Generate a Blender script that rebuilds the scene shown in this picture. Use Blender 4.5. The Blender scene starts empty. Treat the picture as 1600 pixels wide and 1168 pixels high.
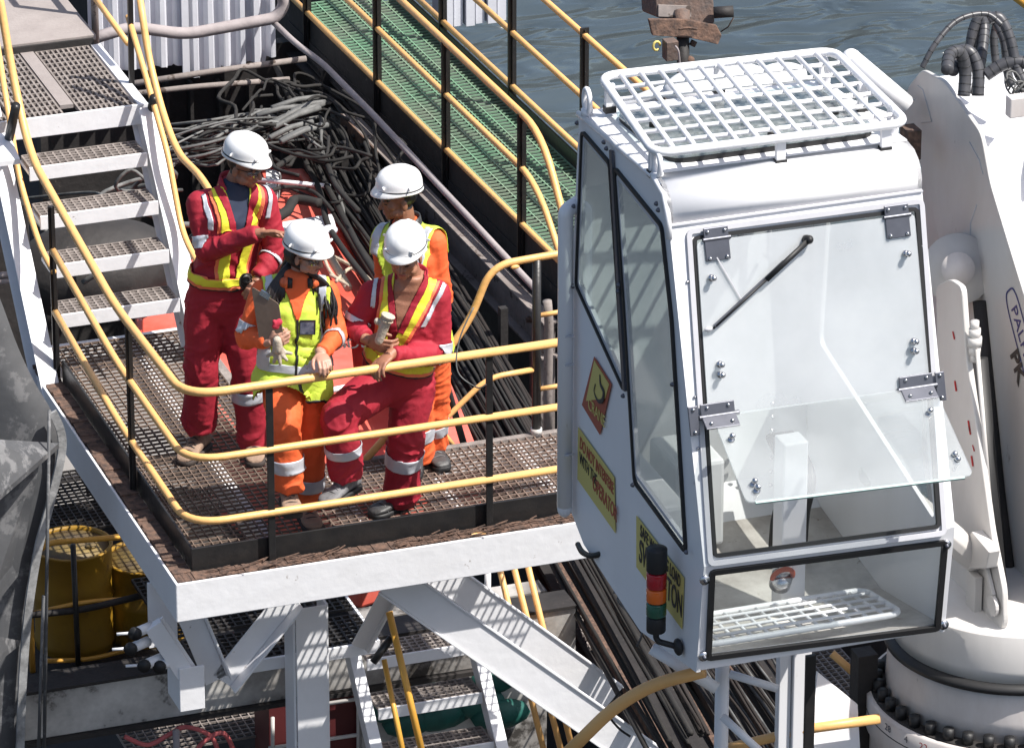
import bpy, bmesh, math, random
import numpy as np
from mathutils import Vector as V, Matrix, Quaternion, noise
from mathutils.bvhtree import BVHTree
R_ = math.radians
random.seed(7)
SC = bpy.context.scene
# ------------------------------------------------------------------ camera
YAW, PITCH, DIST, FPX = R_(19.5), R_(24.3), 30.0, 30.0*293
cR = V((math.cos(YAW), -math.sin(YAW), 0)); cG = V((math.sin(YAW), math.cos(YAW), 0)); cZ = V((0, 0, 1))
cF = cG*math.cos(PITCH) - cZ*math.sin(PITCH); cU = cG*math.sin(PITCH) + cZ*math.cos(PITCH)
def ray(u, v): return cF*FPX + cR*(u-800) - cU*(v-584)
CAM = -ray(305, 888)*(DIST/FPX)
cd = bpy.data.cameras.new('camera'); co = bpy.data.objects.new('camera', cd); SC.collection.objects.link(co)
co.location = CAM
co.rotation_euler = Matrix((cR, cU, -cF)).transposed().to_euler()
cd.sensor_width = 36; cd.lens = 36*FPX/1600; cd.clip_start = 1; cd.clip_end = 3000
SC.camera = co
# ------------------------------------------------------------------ world, sun
SUN_EL, SUN_AZ = R_(57), R_(-38)          # azimuth from +x, towards +y
sd = V((math.cos(SUN_EL)*math.cos(SUN_AZ), math.cos(SUN_EL)*math.sin(SUN_AZ), math.sin(SUN_EL)))
w = bpy.data.worlds.new('World'); SC.world = w; w.use_nodes = True
wn = w.node_tree; sky = wn.nodes.new('ShaderNodeTexSky'); sky.sky_type = 'NISHITA'; sky.sun_disc = False
sky.sun_elevation = SUN_EL; sky.sun_rotation = math.pi/2 - SUN_AZ
sky.air_density = 1.0; sky.dust_density = 2.5; sky.ozone_density = 1
wn.links.new(sky.outputs[0], wn.nodes['Background'].inputs[0]); wn.nodes['Background'].inputs[1].default_value = 0.093
sl = bpy.data.lights.new('sun', 'SUN'); so = bpy.data.objects.new('sun', sl); SC.collection.objects.link(so)
sl.energy = 4.8; sl.angle = R_(0.5); sl.color = (1, .96, .9)
so.rotation_euler = sd.to_track_quat('Z', 'Y').to_euler(); so.location = (0, 0, 20)
SC.view_settings.view_transform = 'Standard'; SC.view_settings.look = 'None'
SC.view_settings.exposure = 0.66; SC.view_settings.gamma = 1
# ------------------------------------------------------------------ pixel -> point on a real plane
def PZ(u, v, z=0.0):
    d = ray(u, v); t = (z-CAM.z)/d.z; return CAM + d*t
def PX(u, v, x=0.0):
    d = ray(u, v); t = (x-CAM.x)/d.x; return CAM + d*t
def PY(u, v, y=0.0):
    d = ray(u, v); t = (y-CAM.y)/d.y; return CAM + d*t
def PN(u, v, p0, n):
    d = ray(u, v); t = (V(p0)-CAM).dot(n)/d.dot(n); return CAM + d*t
def PJ(foot, u, v, d=0.0):                # upright camera-facing plane through foot, d metres nearer
    return PN(u, v, V(foot) - cG*d, cG)
def PD(u, v, depth):                      # at a given depth along the view axis
    return CAM + ray(u, v)*(depth/FPX)
# ------------------------------------------------------------------ materials
def mat(name, col, rough=.5, metal=0., noise_amt=.0, nscale=8., col2=None, bump=0., bscale=40., spec=.5, coords='Object',
        stain=None, stain_amt=.0, stain_scale=3., alpha=1., emit=None, rvar=0., stretch=None, coat=0.):
    m = bpy.data.materials.new(name); m.use_nodes = True
    nt = m.node_tree; N = nt.nodes; L = nt.links; b = N['Principled BSDF']
    b.inputs['Roughness'].default_value = rough; b.inputs['Metallic'].default_value = metal
    b.inputs['Specular IOR Level'].default_value = spec; b.inputs['Coat Weight'].default_value = coat
    c = (*col, 1); b.inputs['Base Color'].default_value = c
    m.diffuse_color = c
    tc = N.new('ShaderNodeTexCoord'); src = tc.outputs[coords]
    if stretch:
        mp = N.new('ShaderNodeMapping'); mp.inputs['Scale'].default_value = stretch; L.new(src, mp.inputs[0]); src = mp.outputs[0]
    last = None
    if noise_amt > 0:
        n = N.new('ShaderNodeTexNoise'); n.inputs['Scale'].default_value = nscale; n.inputs['Detail'].default_value = 6; n.inputs['Roughness'].default_value = .65
        L.new(src, n.inputs['Vector'])
        r = N.new('ShaderNodeMapRange'); r.inputs[1].default_value = .35; r.inputs[2].default_value = .65; L.new(n.outputs[0], r.inputs[0])
        mul = N.new('ShaderNodeMath'); mul.operation = 'MULTIPLY'; mul.inputs[1].default_value = noise_amt; L.new(r.outputs[0], mul.inputs[0])
        mx = N.new('ShaderNodeMix'); mx.data_type = 'RGBA'; mx.inputs[6].default_value = c
        mx.inputs[7].default_value = (*(col2 or tuple(x*.5 for x in col)), 1)
        L.new(mul.outputs[0], mx.inputs[0]); last = mx.outputs[2]
        if rvar:
            rr = N.new('ShaderNodeMapRange'); rr.inputs[3].default_value = rough; rr.inputs[4].default_value = min(1, rough+rvar)
            L.new(n.outputs[0], rr.inputs[0]); L.new(rr.outputs[0], b.inputs['Roughness'])
    if stain:
        n2 = N.new('ShaderNodeTexNoise'); n2.inputs['Scale'].default_value = stain_scale; n2.inputs['Detail'].default_value = 9; n2.inputs['Roughness'].default_value = .7
        L.new(src, n2.inputs['Vector'])
        rp = N.new('ShaderNodeMapRange'); rp.inputs[1].default_value = 1-stain_amt; rp.inputs[2].default_value = 1-stain_amt+.06; L.new(n2.outputs[0], rp.inputs[0])
        mx2 = N.new('ShaderNodeMix'); mx2.data_type = 'RGBA'; mx2.inputs[6].default_value = c; mx2.inputs[7].default_value = (*stain, 1)
        if last: L.new(last, mx2.inputs[6])
        L.new(rp.outputs[0], mx2.inputs[0]); last = mx2.outputs[2]
    if last: L.new(last, b.inputs['Base Color'])
    if bump:
        nb = N.new('ShaderNodeTexNoise'); nb.inputs['Scale'].default_value = bscale; nb.inputs['Detail'].default_value = 5; L.new(src, nb.inputs['Vector'])
        bp = N.new('ShaderNodeBump'); bp.inputs['Strength'].default_value = bump; bp.inputs['Distance'].default_value = .01
        L.new(nb.outputs[0], bp.inputs['Height']); L.new(bp.outputs[0], b.inputs['Normal'])
    if emit: b.inputs['Emission Color'].default_value = (*emit, 1); b.inputs['Emission Strength'].default_value = 1
    return m
M = {}
M['white'] = mat('white_paint', (.80, .80, .82), .38, noise_amt=.30, nscale=5, col2=(.68, .67, .67), bump=.25, bscale=14, stain=(.22, .17, .13), stain_amt=.335, stain_scale=9)
M['whiteclean'] = mat('cab_white_paint', (.79, .79, .81), .30, noise_amt=.30, nscale=3, col2=(.66, .65, .65), bump=.06, bscale=9, stain=(.40, .35, .30), stain_amt=.335, stain_scale=12, stretch=(1, 1, .3))
M['cream'] = mat('cream_paint', (.60, .58, .56), .4, noise_amt=.55, nscale=2.5, col2=(.46, .43, .40), bump=.12, bscale=10, stain=(.20, .15, .12), stain_amt=.345, stain_scale=7, stretch=(1, 1, .4))
M['column'] = mat('column_paint', (.66, .62, .60), .4, noise_amt=.7, nscale=3.5, col2=(.48, .42, .39), bump=.15, bscale=12, stain=(.10, .08, .07), stain_amt=.36, stain_scale=6, stretch=(1, 1, .45))
M['yellow'] = mat('yellow_rail_paint', (.78, .435, .155), .45, noise_amt=.4, nscale=6, col2=(.66, .38, .15), bump=.25, bscale=30, stain=(.16, .08, .03), stain_amt=.325, stain_scale=16)
M['yellow2'] = mat('amber_rail_paint', (.68, .36, .06), .42, noise_amt=.35, nscale=9, col2=(.56, .28, .05), stain=(.16, .08, .03), stain_amt=.34, stain_scale=16)
M['black'] = mat('black_post_paint', (.014, .014, .015), .38, noise_amt=.5, nscale=12, col2=(.03, .027, .025), bump=.2, bscale=25, stain=(.16, .11, .08), stain_amt=.32, stain_scale=20)
M['rubber'] = mat('black_rubber', (.012, .012, .013), .55)
M['rustgrate'] = mat('rusty_grating', (.25, .18, .145), .8, noise_amt=.8, nscale=14, col2=(.11, .075, .058), bump=.5, bscale=60)
M['dustgrate'] = mat('dusty_grating', (.27, .235, .215), .85, noise_amt=.8, nscale=14, col2=(.13, .11, .10), bump=.6, bscale=60)
M['rust'] = mat('rust', (.17, .10, .07), .9, noise_amt=1., nscale=22, col2=(.05, .035, .03), bump=.8, bscale=40)
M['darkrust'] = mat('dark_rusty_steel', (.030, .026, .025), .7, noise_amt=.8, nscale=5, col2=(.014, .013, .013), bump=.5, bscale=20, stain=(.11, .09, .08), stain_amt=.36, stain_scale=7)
M['darkdeck'] = mat('dark_oily_steel', (.018, .017, .017), .7, noise_amt=.8, nscale=1.5, col2=(.035, .032, .03), bump=.4, bscale=9)
M['deckgrate'] = mat('platform_grating', (.22, .16, .125), .85, noise_amt=.8, nscale=9, col2=(.10, .068, .052), bump=.6, bscale=60)
M['girder'] = mat('dusty_girder', (.17, .145, .135), .8, noise_amt=.8, nscale=4, col2=(.30, .26, .24), bump=.4, bscale=20, stain=(.07, .05, .04), stain_amt=.43, stain_scale=8)
M['greengrate'] = mat('green_grating', (.15, .31, .19), .75, noise_amt=.9, nscale=3, col2=(.20, .25, .18), bump=.3, bscale=50)
M['greyrail'] = mat('dusty_grey_pipe', (.34, .30, .30), .75, noise_amt=.6, nscale=7, col2=(.22, .19, .19), bump=.3, bscale=25)
M['dustplank'] = mat('dusty_plank', (.30, .265, .25), .9, noise_amt=.6, nscale=6, col2=(.22, .19, .18), bump=.3, bscale=50)
M['corr'] = mat('corrugated_white_sheet', (.66, .67, .72), .5, noise_amt=.35, nscale=3, col2=(.50, .50, .55), bump=.1, stain=(.25, .17, .12), stain_amt=.325, stain_scale=5)
M['cable'] = mat('grey_cable_sheath', (.17, .17, .165), .65, noise_amt=1., nscale=4, col2=(.03, .03, .029))
M['cabledark'] = mat('dark_cable_sheath', (.012, .011, .010), .85, noise_amt=.6, nscale=6, col2=(.028, .025, .023))
M['brownpipe'] = mat('brown_conduit', (.026, .019, .016), .9, noise_amt=.7, nscale=8, col2=(.012, .010, .009), stain=(.14, .11, .10), stain_amt=.32, stain_scale=20)
M['drum'] = mat('shaded_yellow_drum_paint', (.30, .165, .008), .55, noise_amt=.9, nscale=4, col2=(.25, .13, .01), bump=.3, bscale=15, stain=(.05, .03, .02), stain_amt=.42, stain_scale=4)  # yellow darkened: the deep shade on the drums is in the colour
M['drumtop'] = mat('drum_lid_paint', (.10, .075, .05), .6, noise_amt=.9, nscale=5, col2=(.25, .17, .04))
M['hull'] = mat('worn_grey_hull', (.055, .057, .062), .55, noise_amt=.9, nscale=1.4, col2=(.12, .122, .128), bump=.35, bscale=9, stain=(.17, .17, .175), stain_amt=.46, stain_scale=6)
M['hulledge'] = mat('worn_edge_paint', (.40, .40, .40), .6, noise_amt=.9, nscale=9, col2=(.15, .15, .15), bump=.3)
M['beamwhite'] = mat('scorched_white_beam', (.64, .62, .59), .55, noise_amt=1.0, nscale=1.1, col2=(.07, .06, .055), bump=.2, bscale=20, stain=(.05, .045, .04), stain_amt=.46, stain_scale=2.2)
M['redpaint'] = mat('red_oxide_paint', (.10, .012, .014), .6, noise_amt=.5, nscale=4, col2=(.05, .01, .01))
M['orangehull'] = mat('orange_boat_hull', (.62, .085, .055), .5, noise_amt=.8, nscale=2.5, col2=(.66, .17, .13), bump=.2, bscale=8, stain=(.75, .62, .60), stain_amt=.36, stain_scale=4)
M['rope'] = mat('beige_rope', (.55, .45, .34), .9, noise_amt=.5, nscale=60, bump=.6, bscale=150)
M['green'] = mat('green_tarp', (.01, .10, .08), .6, noise_amt=.6, nscale=8, col2=(.005, .04, .035), bump=.8, bscale=9)
M['pinkhose'] = mat('pink_hose', (.55, .12, .12), .6, noise_amt=.4)
M['steel'] = mat('bright_steel', (.55, .55, .57), .25, 1.0)
M['hinge'] = mat('grey_hinge_steel', (.13, .135, .16), .4, .6, noise_amt=.3, nscale=12)
M['frameint'] = mat('window_frame_grey', (.50, .50, .53), .45, noise_amt=.2, nscale=6)
M['cabfloor'] = mat('cab_floor_beige', (.70, .67, .63), .6, noise_amt=.8, nscale=3, col2=(.34, .30, .27), bump=.2, stain=(.2, .15, .1), stain_amt=.38, stain_scale=9)
M['cabinner'] = mat('cab_inner_panel', (.78, .79, .80), .6, noise_amt=.2, nscale=2)
M['signyellow'] = mat('sign_yellow', (.60, .50, .15), .5, noise_amt=.2, nscale=8, col2=(.64, .55, .22))
M['signred'] = mat('sign_red', (.38, .09, .05), .5)
M['signblack'] = mat('sign_black', (.03, .028, .028), .5)
M['navy'] = mat('navy_print', (.02, .03, .16), .4)
M['redmark'] = mat('red_marker', (.45, .02, .02), .5)
M['lampred'] = mat('red_lens', (.36, .004, .014), .15, coat=.5)
M['lampamber'] = mat('amber_lens', (.70, .13, .01), .15, coat=.5)
M['lampgreen'] = mat('green_lens', (.01, .085, .05), .15, coat=.5)
M['hose'] = mat('black_hydraulic_hose', (.045, .045, .05), .4, noise_amt=.5, nscale=9, col2=(.10, .10, .11))
M['lampbody'] = mat('rusty_floodlight', (.085, .068, .062), .75, noise_amt=.9, nscale=12, col2=(.16, .10, .075), bump=.6, bscale=40)
def glass(name, tint, alpha, rough=.04, refl=.08, haze=.15):
    # real pane: partly see-through, hazy reflections painted as pale diffuse film, sharp reflections
    m = bpy.data.materials.new(name); m.use_nodes = True; nt = m.node_tree; N = nt.nodes; L = nt.links
    out = N['Material Output']; N.remove(N['Principled BSDF'])
    tr = N.new('ShaderNodeBsdfTransparent'); tr.inputs[0].default_value = (*tint, 1)
    di = N.new('ShaderNodeBsdfDiffuse'); di.inputs[0].default_value = (.72, .74, .76, 1)
    gl = N.new('ShaderNodeBsdfGlossy'); gl.inputs['Roughness'].default_value = rough
    tc = N.new('ShaderNodeTexCoord'); no = N.new('ShaderNodeTexNoise'); no.inputs['Scale'].default_value = 2.2; no.inputs['Detail'].default_value = 7
    L.new(tc.outputs['Object'], no.inputs['Vector'])
    mr = N.new('ShaderNodeMapRange'); mr.inputs[1].default_value = .3; mr.inputs[2].default_value = .75
    mr.inputs[3].default_value = alpha; mr.inputs[4].default_value = min(1, alpha+haze); L.new(no.outputs[0], mr.inputs[0])
    m1 = N.new('ShaderNodeMixShader'); L.new(mr.outputs[0], m1.inputs[0]); L.new(tr.outputs[0], m1.inputs[1]); L.new(di.outputs[0], m1.inputs[2])
    lw = N.new('ShaderNodeLayerWeight'); lw.inputs[0].default_value = .5
    pw = N.new('ShaderNodeMath'); pw.operation = 'POWER'; pw.inputs[1].default_value = 5; L.new(lw.outputs['Facing'], pw.inputs[0])
    ad = N.new('ShaderNodeMath'); ad.operation = 'MULTIPLY_ADD'; ad.inputs[1].default_value = .9; ad.inputs[2].default_value = refl; ad.use_clamp = True; L.new(pw.outputs[0], ad.inputs[0])
    m2 = N.new('ShaderNodeMixShader'); L.new(ad.outputs[0], m2.inputs[0]); L.new(m1.outputs[0], m2.inputs[1]); L.new(gl.outputs[0], m2.inputs[2])
    L.new(m2.outputs[0], out.inputs[0]); return m
M['glassfront'] = glass('hazed_front_glass', (.97, .98, .98), .32, refl=.07, haze=.14)  # pale film carries the hazy sky reflection on this pane
M['glassflap'] = glass('flap_glass', (.95, .98, .97), .14, refl=.06, haze=.16)
M['glassside'] = glass('side_glass', (.96, .98, .97), .14, refl=.10, haze=.12)
M['glassroof'] = glass('roof_glass', (.88, .95, .94), .08, refl=.05, haze=.08)
M['glasslow'] = glass('lower_glass', (.96, .97, .97), .02, refl=.01, haze=.05)
# ------------------------------------------------------------------ mesh helpers
COL = SC.collection
def empty(name, loc=(0, 0, 0)):
    o = bpy.data.objects.new(name, None); COL.objects.link(o); o.location = loc; o.empty_display_size = .1; return o
def tag(o, label=None, cat=None, group=None, kind=None):
    if label: o['label'] = label
    if cat: o['category'] = cat
    if group: o['group'] = group
    if kind: o['kind'] = kind
    return o
def ob(name, bm, m, parent=None, smooth=False, bevel=0., seg=2):
    me = bpy.data.meshes.new(name)
    if isinstance(bm, bpy.types.Mesh): me = bm
    else:
        bmesh.ops.recalc_face_normals(bm, faces=bm.faces); bm.to_mesh(me); bm.free()
    if not isinstance(m, (list, tuple)): m = [m]
    if len(me.materials) == 0:
        for k in m: me.materials.append(M[k] if isinstance(k, str) else k)
    if smooth:
        for p in me.polygons: p.use_smooth = True
    o = bpy.data.objects.new(name, me); COL.objects.link(o)
    if parent is not None:
        o.parent = parent
        if parent.type == 'EMPTY': o.matrix_parent_inverse = Matrix.Translation(-V(parent.location))
    if bevel:
        b = o.modifiers.new('bevel', 'BEVEL'); b.width = bevel; b.segments = seg; b.limit_method = 'ANGLE'
    return o
def B(): return bmesh.new()
def mi(bm, n0, idx):
    bm.faces.ensure_lookup_table()
    for f in bm.faces[n0:]: f.material_index = idx
def prism(bm, poly, vec):
    """closed prism of polygon (list of V) swept by vec"""
    a = [bm.verts.new(p) for p in poly]; b = [bm.verts.new(V(p)+V(vec)) for p in poly]
    bm.faces.new(a); bm.faces.new(b[::-1]); n = len(a)
    for i in range(n): bm.faces.new((a[i], b[i], b[(i+1) % n], a[(i+1) % n]))
def box(bm, lo, hi):
    lo, hi = V(lo), V(hi)
    prism(bm, [V((lo.x, lo.y, lo.z)), V((hi.x, lo.y, lo.z)), V((hi.x, hi.y, lo.z)), V((lo.x, hi.y, lo.z))], (0, 0, hi.z-lo.z))
def frame_of(d, upv=None):
    d = V(d).normalized(); u = V(upv) if upv is not None else (V((0, 0, 1)) if abs(d.z) < .95 else V((1, 0, 0)))
    s = d.cross(u).normalized(); u = s.cross(d).normalized(); return d, s, u
def bar(bm, a, b, w, h, upv=None, off=(0, 0)):
    """rectangular bar from a to b; w sideways, h along up"""
    a, b = V(a), V(b); d, s, u = frame_of(b-a, upv); a = a+s*off[0]+u*off[1]
    prism(bm, [a-s*w/2-u*h/2, a+s*w/2-u*h/2, a+s*w/2+u*h/2, a-s*w/2+u*h/2], b+s*off[0]+u*off[1]-a)
def ring_pts(c, s, u, r, n, r2=None):
    r2 = r if r2 is None else r2
    return [V(c)+s*(math.cos(2*math.pi*i/n)*r)+u*(math.sin(2*math.pi*i/n)*r2) for i in range(n)]
def loft(bm, rings, close=False, caps=True):
    vs = [[bm.verts.new(p) for p in r] for r in rings]; n = len(vs[0])
    for k in range(len(vs)-(0 if close else 1)):
        a, b = vs[k], vs[(k+1) % len(vs)]
        for i in range(n): bm.faces.new((a[i], a[(i+1) % n], b[(i+1) % n], b[i]))
    if caps and not close: bm.faces.new(vs[0][::-1]); bm.faces.new(vs[-1])
def tube(bm, pts, r, n=10, caps=True, closed=False):
    pts = [V(p) for p in pts]; m = len(pts); rings = []
    rs = r if isinstance(r, (list, tuple)) else [r]*m
    prev = None
    for i in range(m):
        if closed: t = (pts[(i+1) % m]-pts[i-1])
        else: t = pts[min(i+1, m-1)]-pts[max(i-1, 0)]
        if t.length < 1e-9: t = V((0, 0, 1))
        t.normalize()
        if prev is None: _, s, u = frame_of(t)
        else:
            s = prev - t*prev.dot(t)
            if s.length < 1e-6: _, s, u = frame_of(t)
            s.normalize(); u = s.cross(t).normalized()
        prev = s
        rings.append(ring_pts(pts[i], s, u, rs[i], n))
    loft(bm, rings, close=closed, caps=caps)
def fillet(pts, r, seg=6):
    """round the corners of a polyline"""
    pts = [V(p) for p in pts]; out = [pts[0]]
    for i in range(1, len(pts)-1):
        a, b, c = pts[i-1], pts[i], pts[i+1]; rr = min(r, (a-b).length*.48, (c-b).length*.48)
        p = b+(a-b).normalized()*rr; q = b+(c-b).normalized()*rr
        for k in range(seg+1):
            t = k/seg; out.append(p*(1-t)**2+b*2*t*(1-t)+q*t*t)
    out.append(pts[-1]); return out
def spline(pts, seg=8):
    pts = [V(p) for p in pts]; P = [pts[0]]+pts+[pts[-1]]; out = []
    for i in range(1, len(P)-2):
        for k in range(seg):
            t = k/seg; a, b, c, d = P[i-1], P[i], P[i+1], P[i+2]
            out.append(.5*((2*b)+(c-a)*t+(2*a-5*b+4*c-d)*t*t+(3*b-a-3*c+d)*t**3))
    out.append(pts[-1]); return out
def cyl(bm, a, b, r, n=20, r2=None):
    tube_r = [r, r if r2 is None else r2]; tube(bm, [a, b], tube_r, n)
def ball(bm, c, r, s=(1, 1, 1), n=12, rot=None):
    mt = Matrix.Translation(V(c)) @ ((rot.to_4x4() if rot else Matrix.Identity(4)) @ Matrix.Diagonal((r*s[0], r*s[1], r*s[2], 1)))
    bmesh.ops.create_uvsphere(bm, u_segments=n, v_segments=max(6, n*2//3), radius=1, matrix=mt)
def setup(o, loc):      # place an Empty thing so parts keep world coordinates
    pass
def textobj(s, m, size, origin, xdir, ydir, parent, name, depth=.002, sx=1.0, align='CENTER', bold=0.):
    c = bpy.data.curves.new('t', 'FONT'); c.body = s; c.size = size; c.extrude = depth; c.align_x = align; c.align_y = 'CENTER'; c.offset = bold
    t = bpy.data.objects.new('t', c); COL.objects.link(t); dg = bpy.context.evaluated_depsgraph_get()
    me = bpy.data.meshes.new_from_object(t.evaluated_get(dg)); bpy.data.objects.remove(t)
    x = V(xdir).normalized(); y = V(ydir); y = (y-x*y.dot(x)).normalized(); z = x.cross(y)
    mt = Matrix((x*sx, y, z)).transposed().to_4x4(); mt.translation = V(origin); me.transform(mt)
    me.materials.clear(); me.materials.append(M[m])
    return ob(name, me, m, parent)
def grating(bm, P0, ex, ey, lx, ly, sx, sy, t=.0075, h=.016, poly=None):
    """bars of a grating: origin P0, unit dirs ex ey, size lx ly, spacings sx (bars running along ey) and sy"""
    P0, ex, ey = V(P0), V(ex), V(ey); up = ex.cross(ey).normalized()
    def rows(n_, fn):
        for i in range(n_+1): fn(i)
    nx = int(round(lx/sx)); ny = int(round(ly/sy))
    for i in range(nx+1):
        a = P0+ex*(lx*i/nx); b_ = a+ey*ly; bar(bm, a-up*h/2, b_-up*h/2, t, h, up)
    for j in range(ny+1):
        a = P0+ey*(ly*j/ny)+up*.0; b_ = a+ex*lx; bar(bm, a-up*(h/2-.002), b_-up*(h/2-.002), t*.9, h*.85, up)
# ================================================================== setting: water, lower deck
def make_water():
    bm = B(); prism(bm, [V((-400, -100, -13.2)), V((500, -100, -13.2)), V((500, 900, -13.2)), V((-400, 900, -13.2))], (0, 0, -1))
    m = bpy.data.materials.new('harbour_water'); m.use_nodes = True; nt = m.node_tree; N = nt.nodes; L = nt.links; b = N['Principled BSDF']
    b.inputs['Roughness'].default_value = .14; b.inputs['IOR'].default_value = 1.33
    tc = N.new('ShaderNodeTexCoord'); mp = N.new('ShaderNodeMapping'); mp.inputs['Scale'].default_value = (.72, 1.55, 1); mp.inputs['Rotation'].default_value = (0, 0, R_(14))
    L.new(tc.outputs['Object'], mp.inputs[0])
    n1 = N.new('ShaderNodeTexNoise'); n1.inputs['Scale'].default_value = 1.0; n1.inputs['Detail'].default_value = 2.5; n1.inputs['Roughness'].default_value = .42; n1.inputs['Distortion'].default_value = .6
    n2 = N.new('ShaderNodeTexNoise'); n2.inputs['Scale'].default_value = .25; n2.inputs['Detail'].default_value = 2
    L.new(mp.outputs[0], n1.inputs['Vector']); L.new(mp.outputs[0], n2.inputs['Vector'])
    ad = N.new('ShaderNodeMath'); ad.operation = 'MULTIPLY_ADD'; ad.inputs[1].default_value = .9; L.new(n2.outputs[0], ad.inputs[0]); L.new(n1.outputs[0], ad.inputs[2])
    bp = N.new('ShaderNodeBump'); bp.inputs['Strength'].default_value = 1; bp.inputs['Distance'].default_value = .42; L.new(ad.outputs[0], bp.inputs['Height']); L.new(bp.outputs[0], b.inputs['Normal'])
    mx = N.new('ShaderNodeMix'); mx.data_type = 'RGBA'; mx.inputs[6].default_value = (.034, .048, .060, 1); mx.inputs[7].default_value = (.062, .080, .092, 1)
    L.new(n2.outputs[0], mx.inputs[0]); L.new(mx.outputs[2], b.inputs['Base Color'])
    tag(ob('water', bm, m), kind='structure')
make_water()
WZ = -.8                                   # level of the green walkway
wa = PZ(590, 142, WZ); wb = PZ(838, 387, WZ); wd = (wb-wa); wd.z = 0; wd.normalize()      # towards the camera
wp = V((-wd.y, wd.x, 0));
if wp.dot(cR) < 0: wp = -wp
def make_lower_deck():
    # lower deck of the vessel: ends at the vessel side under the walkway
    o = wa + wp*.9; a = o-wd*14; b_ = o+wd*30
    bm = B(); prism(bm, [V((-14, a.y+0, -4.6)), V((a.x, a.y, -4.6)), V((b_.x, b_.y, -4.6)), V((-14, b_.y, -4.6))], (0, 0, -.3))
    tag(ob('lower_deck', bm, 'darkdeck'), kind='structure')
    bm = B(); prism(bm, [V((a.x, a.y, -4.9)), V((b_.x, b_.y, -4.9)), V((b_.x, b_.y, -4.9))+wp*.2, V((a.x, a.y, -4.9))+wp*.2], (0, 0, 3.6)); 
    tag(ob('vessel_side', bm, 'darkrust'), kind='structure')
make_lower_deck()
# ================================================================== platform
X0, X1, XI = .03, 2.7, .86; YB, YR = 3.05, .98
def make_platform():
    t = empty('work_platform', (0, 0, -.2)); tag(t, 'white framed steel work platform with rusty grating deck where four workers stand', 'platform')
    bm = B(); grating(bm, (X0, .03, 0), (1, 0, 0), (0, 1, 0), XI-X0, YB-.03, .048, .050, t=.005)
    ob('deck_grating', bm, 'deckgrate', t)
    bm = B(); grating(bm, (XI+.004, .03, 0), (1, 0, 0), (0, 1, 0), X1-XI, YR-.03, .048, .046, t=.0062)
    ob('deck_grating', bm, 'rustgrate', t)
    # rusty flange strip outside the toe board
    bm = B(); random.seed(3)
    n = 150
    for i in range(n):
        x = -.13+(X1+.1)*i/n; h = .002+.007*random.random(); d = .02*random.random()
        box(bm, (x, -.15+.012+d, -.012), (x+(X1+.1)/n+.001, -.035, h-.004))
    for i in range(60):
        y = -.03+2.9*i/60; h = .006+.01*random.random(); d = .012*random.random()
        box(bm, (-.15+.014+d, y, -.013), (-.03, y+.052, h-.005))
    for i in range(90):
        x = random.uniform(-.05, 2.1); y = random.uniform(-.14, -.05); a = V((x, y, .008+.01*random.random()))
        bar(bm, a, a+V((random.uniform(.03, .12), random.uniform(-.03, .03), random.uniform(0, .012))), .006, .005)
    ob('rusty_flange', bm, 'rust', t)
    bm = B()
    box(bm, (-.15, -.15, -.225), (X1, -.135, 0)); box(bm, (-.135, -.135, -.225), (X1, -.05, -.212)); box(bm, (-.135, -.1345, -.035), (X1, -.03, -.014))
    ob('front_beam', bm, 'white', t, bevel=.004)
    bm = B()
    box(bm, (-.152, -.149, -.2245), (-.137, 2.66, .001)); box(bm, (-.1365, -.05, -.21), (-.04, 2.75, -.195)); box(bm, (-.1365, -.029, -.04), (-.03, 2.75, -.02))
    ob('side_beam', bm, 'white', t, bevel=.004)
    bm = B()
    for x in (.5, 1.05, 1.6, 2.15): box(bm, (x-.03, -.048, -.19), (x+.03, YR if x > .86 else YB, -.032))
    box(bm, (XI-.01, YR, -.19), (XI+.05, YB, -.03)); box(bm, (XI+.06, YR-.02, -.16), (X1, YR+.03, -.03)); box(bm, (-.03, YB, -.2), (XI+.05, YB+.05, -.006))
    ob('floor_joists', bm, 'white', t)
    bm = B()
    box(bm, (XI+.002, YR, -.028), (XI+.055, YB, .003)); box(bm, (XI+.06, YR-.004, -.029), (X1, YR+.04, .002))
    ob('edge_angle', bm, 'dustgrate', t)
    bm = B()
    box(bm, (-.02, -.012, -.02), (X1, .004, .125)); box(bm, (-.02, .0045, -.02), (-.006, YB-.45, .122))
    ob('toe_board', bm, 'black', t, bevel=.003)
    bm = B(); tube(bm, [(1.52, -.11, .0), (1.60, -.11, .002)], .012); ob('yellow_stub', bm, 'yellow', t)
    return t
make_platform()
ZR = (1.035, .655, .285)
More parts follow.
